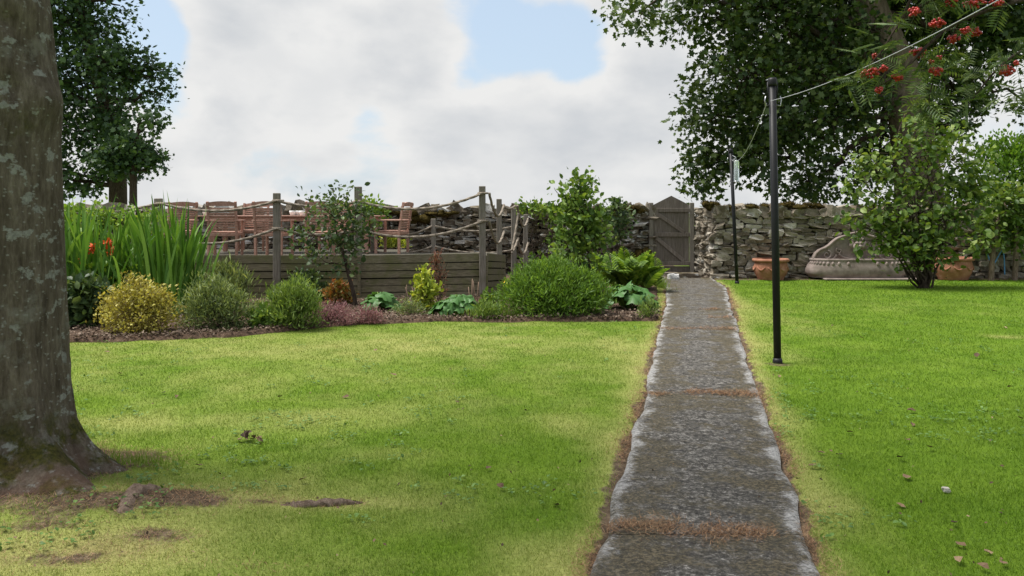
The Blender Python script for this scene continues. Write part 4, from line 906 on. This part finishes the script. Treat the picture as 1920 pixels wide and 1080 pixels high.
# ------------------------------------------------------------------ shrubs and young trees
def shrub(name, label, cat, base, lobes, n, per, cr, size, tem, mat, stems=8, sr=.012, up=.5, flat=.6, lo=.25, power=.6, droop=0, stemmat='bark_twig', part='foliage', stempart='stem', trunk=None, twig=.6, sv=.35):
    base = np.array(base, float); t = thing(name, label, cat, tuple(base)); L_ = [(l[0]-base[0], l[1]-base[1], l[2]-base[2], *l[3:]) for l in lobes]; sm = MB()
    if trunk is not None:
        p = spline([np.array(q)-base for q in trunk[0]], 20); sm.tube(p, np.interp(np.linspace(0, 1, 20), np.linspace(0, 1, len(trunk[1])), trunk[1]), 8)
        for l in L_: 
            k = int(np.clip(np.searchsorted(p[:, 2], l[2]-.6*math.hypot(l[0]-p[-1][0], l[1])-.1), 5, 19)); limb(sm, p[k], l[:3], trunk[1][-1]*1.1, trunk[1][-1]*.4, .05, 8, 5, .05)
    else:
        for k in range(stems):
            l = L_[rng.integers(len(L_))]; e = np.array(l[:3])+rdir(1)[0]*np.array(l[3:6])*.6; limb(sm, (rng.normal()*.04, rng.normal()*.04, -.02), e, sr, sr*.4, .08, 7, 4, .04)
    mb, c, ix = crown(L_, n, per, cr, size, tem, lo, power, up, flat, droop, sv); twigs_to(sm, c, ix, L_, sr*.45, twig); sm.build(stempart, M[stemmat], t, True)
    v = mb.v[0]; v[:, 2] = np.maximum(v[:, 2], .015+.04*rng.random(len(v))); mb.build(part, M[mat], t); return t
def LP(ls, y): return lobes_px(ls, y, .85)

# hazel on the right lawn
hz = G(1732, 541); shrub('hazel_bush', 'multi stemmed hazel bush with broad green leaves on the right lawn', 'bush', (hz[0], hz[1], 0),
   LP([(1700, 300, 85, 55), (1735, 255, 70, 40), (1690, 225, 25, 22, 0, .5), (1800, 240, 28, 25, 0, .5), (1610, 300, 22, 20, 0, .5), (1600, 420, 22, 20, 0, .5), (1640, 330, 55, 50), (1780, 300, 65, 60), (1650, 400, 70, 45), (1720, 400, 95, 60), (1790, 390, 60, 60), (1690, 465, 75, 40), (1640, 450, 40, 30), (1760, 460, 65, 45), (1730, 500, 55, 25, 0, .5), (1745, 220, 40, 22, 0, .5), (1820, 350, 40, 50)], hz[1]), 440, 9, .14, .115, T_OVAL, 'leaf_hazel', 14, .022, up=.0, flat=1.0, lo=.3, droop=.15, stemmat='bark_twig', twig=.5)
mb = MB()
for k in range(9): 
    a = rng.uniform(0, 2*PI); limb(mb, (math.cos(a)*.05, math.sin(a)*.05, -.03), (math.cos(a)*rng.uniform(.2, .6), math.sin(a)*rng.uniform(.1, .4), rng.uniform(.9, 1.9)), .026, .010, -.04, 8, 7, .03)
hb = bpy.data.objects['hazel_bush']; mb.tube([(0, 0, -.03), (.0, 0, .1), (.01, 0, .32)], [.10, .085, .07], 10); mb.build('base_stem', M['bark_twig'], hb, True)
# hedge and young trees on the far right
c = P(1900, 0, 20.6); shrub('hedge', 'bright green clipped hedge at the right edge beyond the hazel', 'hedge', (c[0], 20.6, 0), LP([(1850, 330, 50, 70, .4), (1900, 320, 60, 65), (1960, 320, 60, 70), (2030, 320, 60, 70), (1880, 390, 50, 50), (1950, 400, 60, 50), (1830, 400, 28, 45, .5), (2030, 410, 60, 60), (1900, 285, 45, 28), (1960, 285, 60, 30), (1860, 440, 40, 40), (1905, 455, 40, 40), (1935, 440, 40, 50)], 20.6), 1000, 16, .14, .085, T_KITE, 'leaf_hedge', 8, .03, up=.8, twig=.2)
for px, py, tp_, lob, lab in [(1858, 517, 1868, [(1870, 420, 38, 35), (1850, 455, 30, 22), (1885, 380, 40, 40)], 'young tree with leaning pale stem right of the hidden pot'), (1902, 517, 1905, [(1905, 440, 35, 30), (1920, 390, 40, 40), (1915, 480, 22, 14, 0, .5)], 'young tree with upright pale stem at the right edge')]:
    y = 18.9; b = P(px, 0, y); shrub('young_tree', lab, 'tree', (b[0], y, 0), LP(lob, y), 90, 9, .12, .12, T_OVAL, 'leaf_hazel', trunk=([(b[0], y, -.05), P(px+3, 480, y), P(tp_, 440, y), P(tp_+4, 400, y)], [.065, .055, .045, .03]), stemmat='bark_pale', stempart='trunk', part='crown', flat=1, up=0, droop=.15)
tag(MB().tube(spline([P(1853, 440, 19.0), P(1850, 470, 18.95), P(1862, 495, 18.9), P(1880, 470, 19.0), P(1884, 515, 18.95)], 30), .014, 6).build('blue_rope', M['blue'], None, True), 'blue rope hanging between the pale young tree stems', 'rope')

# sword-leaved clump
def sword(name, label, px0, px1, base_y, n, hmin, hmax, spread=.25, fan=.25):
    b = P((px0+px1)/2, 0, base_y); t = thing(name, label, 'plant', (b[0], base_y, 0)); mb = MB(); hw = (px1-px0)/2/F*base_y
    for k in range(n):
        x = rng.uniform(-1, 1)*hw; y = rng.normal()*.28; h = rng.uniform(hmin, hmax)*(1-.16*(x/hw)**2); lean = x/hw*fan+rng.normal()*spread; ly = rng.normal()*.16-.08; w = rng.uniform(.014, .030); s = 8; tt = np.linspace(0, 1, s)
        bend = rng.uniform(.1, 1.0)**2*(1.7 if rng.random() < .3 else .75); cx = x+lean*h*(tt*.6+bend*tt**2.4*.55); cy = y+ly*h*tt*(.5+tt*.6); cz = h*(tt-bend*.30*tt**3.2); cz = np.maximum(cz, .02)
        ww = w*np.interp(tt, [0, .15, .6, .9, 1], [.7, 1, 1, .55, .03]); f = rng.uniform(-.9, .9); V = np.concatenate([np.stack([cx-ww*math.cos(f), cy-ww*math.sin(f), cz], 1), np.stack([cx+ww*math.cos(f), cy+ww*math.sin(f), cz], 1)])
        mb.add(V, np.array([(q, q+s, q+s+1, q+1) for q in range(s-1)]))
    mb.build('blades', M['leaf_blade'], t, True); return t
sw = sword('crocosmia_plant', 'tall sword leaved plant clump with orange flowers beside the near trunk', 60, 240, 12.3, 270, 1.1, 1.85, .22)
for px, py in [(203, 452), (209, 466), (171, 470), (156, 486), (206, 474), (172, 462), (200, 458)]:
    q = P(px, py, 11.95); base = np.array(sw.location); mb = MB(); N = 16; scatter(mb, T_KITE, np.tile(q-base, (N, 1))+rng.normal(size=(N, 3))*.014, rdir(N), rdir(N), np.full(N, .06)); mb.build('flower', M['orange'], sw)
sword('sword_leaf_plant', 'fan of broad upright sword leaves in front of the deck', 268, 362, 12.4, 170, 1.25, 1.9, .13, .16)
def sh(name, label, px0, px1, py0, py1, n, per, cr, size, tem, mat, cat='shrub', lift=.5, **k):
    y = EYE*F/(py1-HOR)+.06; cx = (px0+px1)/2; w = (px1-px0)/2; h = (py1-py0); b = P(cx, 0, y)
    ls = [(cx, py1-h*.42, w*.86, h*.40), (cx-w*.38, py1-h*.36, w*.56, h*.34), (cx+w*.38, py1-h*.36, w*.56, h*.36), (cx+w*.1, py1-h*.68, w*.55, h*.31), (cx-w*.25, py1-h*.62, w*.5, h*.27), (cx+w*.42, py1-h*.60, w*.38, h*.24)]
    for _ in range(7):
        an = rng.uniform(0, PI); rr_ = rng.uniform(.75, 1.05); ls.append((cx+w*.88*rr_*math.cos(an), py1-h*.30-h*.62*rr_*math.sin(an), w*rng.uniform(.10, .24), h*rng.uniform(.08, .2), rng.uniform(-.2, .2), .9))
    return shrub(name, label, cat, (b[0], y+w/F*y*.75, 0), LP(ls, y+w/F*y*.75), n, per, cr, size, tem, mat, **k)
sh('golden_shrub', 'rounded golden yellow shrub at the front of the bed near the trunk', 188, 335, 518, 638, 520, 14, .055, .034, T_KITE, 'leaf_gold', stems=26, sr=.006, stemmat='stick')
sh('feathery_shrub', 'grey green feathery shrub right of the golden shrub', 338, 472, 522, 628, 420, 16, .06, .060, T_NARROW, 'leaf_sage', stems=24, sr=.005, up=.9)
sh('feathery_plant', 'bright green feathery plant in front of the deck corner post', 494, 602, 520, 624, 420, 16, .05, .058, T_NARROW, 'leaf_feather', stems=24, sr=.005, up=1.1)
sh('willowy_bush', 'large rounded bright green bush at the right end of the bed', 926, 1146, 486, 606, 1300, 16, .06, .070, T_NARROW, 'leaf_bush', cat='bush', stems=40, sr=.006, up=.9, lo=.3)
sh('heather_plant', 'low pinkish heather mound in the middle of the bed', 572, 668, 566, 616, 260, 15, .04, .030, T_NARROW, 'leaf_heather', cat='plant', stems=14, sr=.004, up=.8)
sh('heather_plant', 'smaller pinkish heather mound right of the larger one', 662, 720, 574, 612, 130, 13, .04, .030, T_NARROW, 'leaf_heather', cat='plant', stems=10, sr=.004, up=.8)
sh('rusty_plant', 'small rusty orange and green plant beside the sapling stem', 606, 664, 528, 576, 120, 9, .045, .055, T_KITE, 'leaf_rust', cat='plant', stems=10, sr=.005)
sh('lime_plant', 'upright lime yellow leafy plant before the deck', 778, 820, 506, 592, 90, 9, .05, .060, T_OVAL, 'leaf_lime', cat='plant', stems=6, sr=.006)
sh('small_green_plant', 'low loose green plant between feathery shrubs', 462, 505, 560, 612, 110, 9, .05, .055, T_NARROW, 'leaf_sage', cat='plant', stems=10, sr=.004)
sh('dark_leafy_plant', 'dark green leafy plants low beside the near trunk', 120, 200, 535, 622, 200, 9, .08, .11, T_OVAL, 'leaf_sap', cat='plant', stems=10, sr=.008)
sh('leafy_plant', 'fresh green leafy plant under the tall sword leaves', 165, 285, 478, 602, 170, 8, .08, .12, T_OVAL, 'leaf_bush', cat='plant', stems=10, sr=.008, flat=1)
sh('small_leafy_plant', 'small green plant at foot of the deck corner', 903, 938, 545, 590, 60, 8, .04, .055, T_OVAL, 'leaf_pear', cat='plant', stems=6, sr=.004)
sh('ground_cover_plant', 'low green leafy plant filling gap left of the heather', 470, 545, 578, 622, 130, 9, .05, .05, T_OVAL, 'leaf_pear', cat='plant', stems=8, sr=.004)
sh('ground_cover_plant', 'low sprawling sage green plant right of the lobed leaf mound', 738, 800, 562, 600, 110, 9, .05, .045, T_NARROW, 'leaf_sage', cat='plant', stems=8, sr=.004)
sh('ground_cover_plant', 'low bright green tufted plant left of the large bush', 880, 945, 568, 604, 120, 10, .05, .055, T_NARROW, 'leaf_feather', cat='plant', stems=8, sr=.004, up=1.2)
sh('grass_like_plant', 'wispy grass like plant by deck boards behind feathery shrubs', 380, 470, 490, 580, 170, 10, .07, .10, T_NARROW, 'leaf_sage', cat='plant', stems=16, sr=.005, up=1.4)
sh('leafy_plant', 'loose green plant under the deck behind the feathery plant', 540, 610, 505, 570, 110, 9, .06, .07, T_OVAL, 'leaf_sap', cat='plant', stems=8, sr=.005)
sh('small_green_plant', 'small green tuft at right end of the bed by path', 1195, 1235, 560, 602, 80, 9, .04, .05, T_NARROW, 'leaf_feather', cat='plant', stems=6, sr=.004, up=1.1)
# tall red-brown stems in front of deck boards
b = G(822, 585); shrub('red_stemmed_plant', 'thin red brown stemmed plant against the deck boards', 'plant', (b[0], b[1], 0), LP([(818, 500, 9, 30), (826, 530, 12, 28), (822, 470, 5, 12, 0, .3)], b[1]), 70, 8, .04, .045, T_NARROW, 'leaf_red', 9, .006, up=.6, twig=.9)
# sticks
for k, (px, lab) in enumerate([(771, 'bundle of short dry cut stems left of the lime plant'), (886, 'bundle of upright dry cut stems by deck corner')]):
    y = 13.6; b = P(px, 0, y); t = thing('cut_stems', lab, 'stems', (b[0], y, 0))
    for q in range(5): x = rng.normal()*.06; hh = rng.uniform(.28, .46); MB().tube([(x, rng.normal()*.04, -.02), (x+rng.normal()*.01, 0, hh*.5), (x+rng.normal()*.02, 0, hh)], [.009, .008, .006], 6).build('stem', M['stick'], t, True)
# sapling in front of the deck
y = 13.5; b = P(668, 0, y); shrub('sapling', 'young loose leaved sapling tree in front of the deck', 'tree', (b[0], y, 0),
   LP([(625, 400, 55, 35), (590, 440, 45, 35), (650, 430, 50, 40), (640, 470, 45, 30), (600, 385, 45, 25, 0, .6), (670, 400, 35, 30), (585, 480, 25, 20, 0, .6), (655, 510, 30, 20, 0, .7), (625, 355, 45, 14, 0, .22), (655, 360, 30, 15, 0, .25)], y), 165, 8, .095, .068, T_OVAL, 'leaf_sap',
   trunk=([(b[0], y, -.05), P(664, 555, y), P(655, 520, y), P(645, 480, y), P(632, 440, y), P(625, 400, y)], [.038, .034, .03, .024, .016, .010]), sr=.012, stempart='trunk', part='crown', flat=.5, up=.1)
# small tree left of the gate
y = 15.0; b = P(1110, 0, y); shrub('small_tree', 'small upright green tree behind the large rounded bush', 'tree', (b[0], y, 0),
   LP([(1085, 360, 28, 28), (1068, 400, 30, 36), (1105, 395, 28, 38), (1085, 440, 40, 36), (1110, 450, 28, 36), (1068, 470, 30, 30), (1105, 498, 28, 26), (1045, 385, 18, 20, 0, .4), (1112, 345, 18, 14, 0, .4), (1085, 335, 18, 10, 0, .5), (1040, 355, 10, 12, 0, .2)], y), 230, 9, .10, .088, T_OVAL, 'leaf_pear',
   trunk=([(b[0], y, -.05), P(1110, 540, y), P(1107, 500, y), P(1100, 450, y), P(1090, 380, y)], [.032, .030, .026, .022, .012]), sr=.012, stempart='trunk', part='crown', flat=.5, up=.2)
y = 18.6; b = P(1155, 0, y); shrub('wall_shrub', 'thin grey green shrub against the wall left of the gate', 'shrub', (b[0], y, 0), LP([(1155, 395, 20, 22), (1140, 410, 22, 20), (1168, 415, 14, 20), (1150, 440, 20, 22), (1157, 378, 8, 10, 0, .4)], y), 80, 9, .08, .08, T_OVAL, 'leaf_sap', 5, .014)
y = 19.6; b = P(1000, 0, y); shrub('wall_creeper', 'green creeper growing on the wall top behind the rope posts', 'plant', (b[0], y, 0), LP([(1000, 395, 35, 14), (1030, 405, 25, 18), (985, 380, 12, 14, 0, .3), (1035, 440, 14, 26, 0, .4), (1000, 490, 16, 12)], y), 80, 8, .08, .085, T_OVAL, 'leaf_pear', 6, .014)
y = 16.6; b = P(745, 0, 19.2); shrub('golden_plant', 'lime yellow plant behind the deck at the foot of wall', 'plant', (b[0], 19.2, DZ), LP([(745, 460, 18, 13), (730, 452, 14, 14), (1, 1, .1, .1, 0, .0)][:2], 19.2), 70, 8, .06, .06, T_OVAL, 'leaf_lime', 5, .01)
y = 13.6; b = P(200, 0, y); shrub('background_shrub', 'light green shrub behind the sword leaves by the trunk', 'shrub', (b[0], y, 0), LP([(165, 410, 45, 28), (225, 412, 45, 24), (270, 420, 35, 20), (120, 430, 45, 40), (190, 450, 80, 40)], y), 340, 10, .08, .06, T_OVAL, 'leaf_fern', 14, .012)
y = 19.0; b = P(690, 0, 19.0); shrub('climbing_plant', 'light green climber on the wall behind table end', 'plant', (b[0], 19.0, DZ), LP([(705, 395, 22, 16), (690, 385, 14, 10), (700, 420, 14, 18)], 19.0), 70, 8, .07, .08, T_OVAL, 'leaf_fern', 5, .01)
# yellow flower
q = P(946, 531, 13.0); b = np.array([q[0], 13.0, 0]); t = thing('yellow_flower', 'single yellow flower at left edge of the large bush', 'flower', tuple(b)); MB().tube([(0, 0, -.02), (.01, 0, q[2]*.5), (0, 0, q[2])], .006, 5).build('stem', M['leaf_bush'], t, True); mb = MB(); N = 12; scatter(mb, T_KITE, np.tile((0, 0, q[2]), (N, 1))+rng.normal(size=(N, 3))*.01, rdir(N), rdir(N), np.full(N, .07)); mb.build('petals', M['yellow'], t)

# big-leaved plants: every leaf is its own piece
def big_leaf_mesh(seed, lobes=7, dep=.16):
    r = np.random.default_rng(seed); n = 28; V = [(0, 0, 0)]; 
    for ring in (.5, 1.0):
        for k in range(n):
            a = -PI/2+.25+(2*PI-.5)*k/(n-1); rad = ring*(1+(dep*np.cos(a*lobes+seed)+.05*r.normal())*(ring == 1)); V.append((.5*rad*math.cos(a), .5*rad*math.sin(a)+.30, .10*ring**2*math.cos(a*3+seed)-.14*ring**2+.06*r.normal()*ring*.4))
    Fc = [(0, 1+k, 2+k) for k in range(n-1)]+[(1+k, 1+n+k, 2+n+k, 2+k) for k in range(n-1)]
    return MB().add(V, Fc).mesh('leaf', True)
BL = [big_leaf_mesh(s) for s in (1, 2, 3, 4)]
for me in BL: me.materials.append(M['leaf_big'])
def big_leaf_plant(label, px0, px1, py0, py1, n, size):
    y = EYE*F/(py1-HOR)+.25; b = P((px0+px1)/2, 0, y); t = thing('big_leaf_plant', label, 'plant', (b[0], y, 0)); w = (px1-px0)/2/F*y; top = P(0, py0, y)[2]; st_ = MB()
    for k in range(n):
        a = rng.uniform(0, 2*PI); rr = w*rng.uniform(.1, .92); x, yy = rr*math.cos(a), rr*math.sin(a)*.8; z = (top*.92)*(1-.75*(rr/w)**2)*rng.uniform(.6, 1.0)+.05; s = size*rng.uniform(.7, 1.2)
        o = link('leaf', BL[k % 4], None, t, (x, yy, z)); o.scale = (s, s, s); tl = rng.uniform(.35, .95)*(.4+rr/w); o.rotation_euler = Matrix.Rotation(a-PI/2, 3, 'Z').to_euler(); o.rotation_euler.x = -tl*.8; o.rotation_euler.y = rng.normal()*.25
        st_.tube([(x*.1, yy*.1, 0), (x*.6, yy*.6, z*.75), (x, yy, z)], .007, 5)
    st_.build('stalks', M['leaf_fern'], t, True)
big_leaf_plant('mound of dark green lobed leaves below the sapling', 678, 746, 546, 590, 26, .22)
big_leaf_plant('mound of green lobed leaves near the deck corner', 814, 892, 548, 600, 30, .22)
big_leaf_plant('large lobed leaf plant beside the path end', 1128, 1226, 530, 588, 40, .26)
big_leaf_plant('lobed leaf plant half hidden behind the large bush', 1060, 1120, 480, 560, 14, .24)
# fern-like fronds by the gate
y = 16.2; b = P(1172, 0, y); t = thing('fern_plant', 'clump of bright green upright fronds left of the path end', 'fern', (b[0], y, 0))
for k in range(40):
    a = rng.uniform(0, 2*PI); L_ = rng.uniform(.45, 1.0); out = rng.uniform(.25, .95); n = 15; tt = np.linspace(0, 1, n); bx_, by_ = rng.normal()*.20, rng.normal()*.15; px_ = bx_+math.cos(a)*out*L_*tt**1.3; py_ = by_+math.sin(a)*out*.8*L_*tt**1.3; pz = L_*(tt-.35*tt**3*out); ax = np.stack([px_, py_, pz], 1); d = np.gradient(ax, axis=0); side = np.array([-math.sin(a), math.cos(a), 0]); mb = MB()
    for s in (-1, 1): scatter(mb, T_OVAL, ax[2:], d[2:]*.9/np.linalg.norm(d[2:], axis=1)[:, None]+side*s, np.tile([math.cos(a)*.5, math.sin(a)*.5, 1], (n-2, 1)), .22*np.sin(np.linspace(1.0, PI*.93, n-2)))
    mb.tube(ax, .006, 4); mb.build('frond', M['leaf_fern'], t)

# ------------------------------------------------------------------ rowan with berries, reaching in from the right
RB = np.array([5.3, 6.6, 0]); rw = thing('rowan_tree', 'rowan tree branches with red berry clusters at the upper right', 'tree', tuple(RB))
mb = MB(); tp = spline([(0, 0, -.1), (.05, 0, 1.5), (-.05, .0, 3.0), (-.1, .0, 4.6)], 20); mb.tube(tp, np.linspace(.11, .05, 20), 10); mb.build('trunk', M['bark_pale'], rw, True)
br = MB(); attach = []
def branch(pts, r):
    p = spline(np.array([P(*q) for q in pts]), 30)-RB; br.tube(p, np.linspace(r, r*.28, 30), 6); attach.append(p)
branch([(2150, -10, 6.5), (2000, -20, 6.3), (1900, 5, 6.1), (1800, 40, 6.0), (1740, 85, 5.9), (1690, 135, 5.85), (1640, 165, 5.8)], .022)
branch([(1900, 5, 6.1), (1840, -20, 6.0), (1750, 0, 5.9), (1690, 40, 5.9), (1650, 100, 5.85), (1600, 150, 5.8)], .014)
branch([(2150, -10, 6.5), (2030, 60, 6.3), (1950, 80, 6.2), (1880, 120, 6.1), (1820, 190, 6.0)], .018)
branch([(2150, -10, 6.5), (2060, 100, 6.4), (1960, 150, 6.3), (1900, 170, 6.2)], .014)
branch([(1800, 40, 6.0), (1770, 100, 6.2), (1750, 150, 6.3), (1740, 200, 6.3)], .010)
branch([(1690, 40, 5.9), (1720, -20, 5.9), (1780, -60, 6.0), (1900, -120, 6.2)], .012)
br.tube(spline([(-.05, 0, 3.0), (-.2, -.0, 3.1), P(2150, -10, 6.5)-RB], 10), .03, 6); br.build('branches', M['bark_twig'], rw, True)
lf = MB(); AP = np.concatenate([p[8:] for p in attach])
for k in range(260):
    p0 = AP[rng.integers(len(AP))]+rng.normal(size=3)*.05; d = unit(rng.normal(size=3)*np.array([1, 1, .7])+np.array([-.2, 0, -.25])); nrm = unit(rng.normal(size=3)*.5+np.array([0, 0, 1])); L_ = rng.uniform(.12, .20); n = 7; tt = np.linspace(.25, .95, n)[:, None]
    ax = p0+d*L_*tt; ax[:, 2] -= .12*L_*tt[:, 0]**2; side = unit(np.cross(d, nrm))
    for s in (-1, 1): scatter(lf, T_NARROW, ax, np.tile(d*.45+side*s, (n, 1)), np.tile(nrm, (n, 1)), np.full(n, L_*.42))
    scatter(lf, T_NARROW, ax[-1:], d[None], nrm[None], np.array([L_*.4])); lf.tube(np.stack([p0, ax[2], ax[-1]]), .0016, 3, False)
lf.build('leaves', M['leaf_rowan'], rw)
ico = bmesh.new(); bmesh.ops.create_icosphere(ico, subdivisions=2, radius=1); ico.verts.index_update(); IV = np.array([v.co[:] for v in ico.verts]); IF = np.array([[v.index for v in f.verts] for f in ico.faces]); ico.free()
for px, py, r in [(1630, 137, 1.1), (1723, 98, 1.15), (1682, 144, .75), (1657, 128, .6), (1757, 44, 1.0), (1787, 74, .9), (1826, 60, 1.1), (1811, 57, .6), (1714, 22, .9), (1785, 4, .9), (1832, 6, 1.0), (1868, 4, .9), (1887, 131, 1.2), (1755, 134, .85), (1648, 169, .55), (1815, 8, .6), (1640, 105, .4), (1760, 108, .4), (1745, 116, .35), (1905, 118, .4)]:
    q = P(px, py, rng.uniform(5.7, 6.1))-RB; n = int(34*r); mb = MB(); c = q+rdir(n)*np.array([.052, .052, .032])*r*(rng.random(n)**.4)[:, None]
    for k in range(n): mb.add(c[k]+IV*.0105, IF)
    near = AP[np.argmin(np.linalg.norm(AP-q, axis=1))]; mb2 = MB().tube(spline([near, (near+q)/2+np.array([0, 0, .02]), q], 8), .003, 4)
    o = mb.build('berry_cluster', M['berry'], rw, True); mb2.build('berry_stalk', M['bark_twig'], o, True)

# ------------------------------------------------------------------ fallen leaves on the lawn
def dl(seed):
    r = np.random.default_rng(seed); V = [(0, 0, .004), (.3, .25, .16+.05*r.normal()), (.33, .6, .10), (.08, 1, .2+.1*r.normal()), (-.3, .65, .14), (-.28, .25, .06+.05*r.normal()), (0, .5, .02)]
    return MB().add(V, [(0, 1, 6), (1, 2, 6), (2, 3, 6), (3, 4, 6), (4, 5, 6), (5, 0, 6)]).mesh('fallen_leaf')
DL = [dl(s) for s in range(4)]
for me in DL: me.materials.append(M['deadleaf'])
for px, py, s in [(744, 706, .07), (520, 745, .05), (655, 744, .06), (220, 706, .05), (265, 705, .05), (310, 740, .045), (333, 743, .045), (195, 662, .06), (918, 880, .05), (945, 920, .05), (985, 775, .04), (1533, 853, .05), (1567, 857, .055), (1700, 775, .07), (1698, 832, .05), (1745, 848, .05), (1680, 865, .06), (1620, 640, .06), (1560, 615, .05), (1832, 675, .08), (1870, 705, .05), (1888, 732, .05), (1912, 792, .06), (1700, 897, .07), (1515, 880, .05), (1790, 985, .045), (1812, 1032, .05), (1845, 1040, .045), (1800, 1064, .055), (1855, 1075, .05), (1880, 1060, .05), (1600, 815, .05), (1880, 615, .06), (1710, 800, .05), (860, 760, .04), (700, 660, .05), (560, 905, .05), (1040, 950, .05), (365, 880, .05), (1680, 950, .05), (1462, 710, .045)]:
    q = G(px, py); o = link('fallen_leaf', DL[rng.integers(4)], None, None, (q[0], q[1], height(q[0], q[1])+.022)); o.scale = (s, s, s); o.rotation_euler = (rng.normal()*.25, rng.normal()*.25, rng.uniform(0, 6.28)); tag(o, 'small brown fallen leaf on the '+('left lawn between trunk and path' if px < 1250 else ('right lawn behind the near line post' if py < 690 else 'right lawn in front of the near line post')), 'leaf', 'fallen leaves on the lawn')
q = G(1774, 925); o = link('pale_pebble', POOL[9].copy(), M['stone_r'], None, (q[0], q[1], height(*q)+.02)); o.scale = (.034, .03, .024); tag(o, 'small pale pebble on the right lawn', 'pebble')
q = G(467, 826); t = thing('leaf_heap', 'little heap of curled brown leaves on the left lawn', 'leaves', (q[0], q[1], float(height(*q))+.012))
for k in range(9): o = link('leaf', DL[k % 4], None, t, (rng.normal()*.045, rng.normal()*.02, .012+.012*rng.random())); s = rng.uniform(.05, .085); o.scale = (s, s, s*1.2); o.rotation_euler = (rng.normal()*.5, rng.normal()*.5, rng.uniform(0, 6.28))
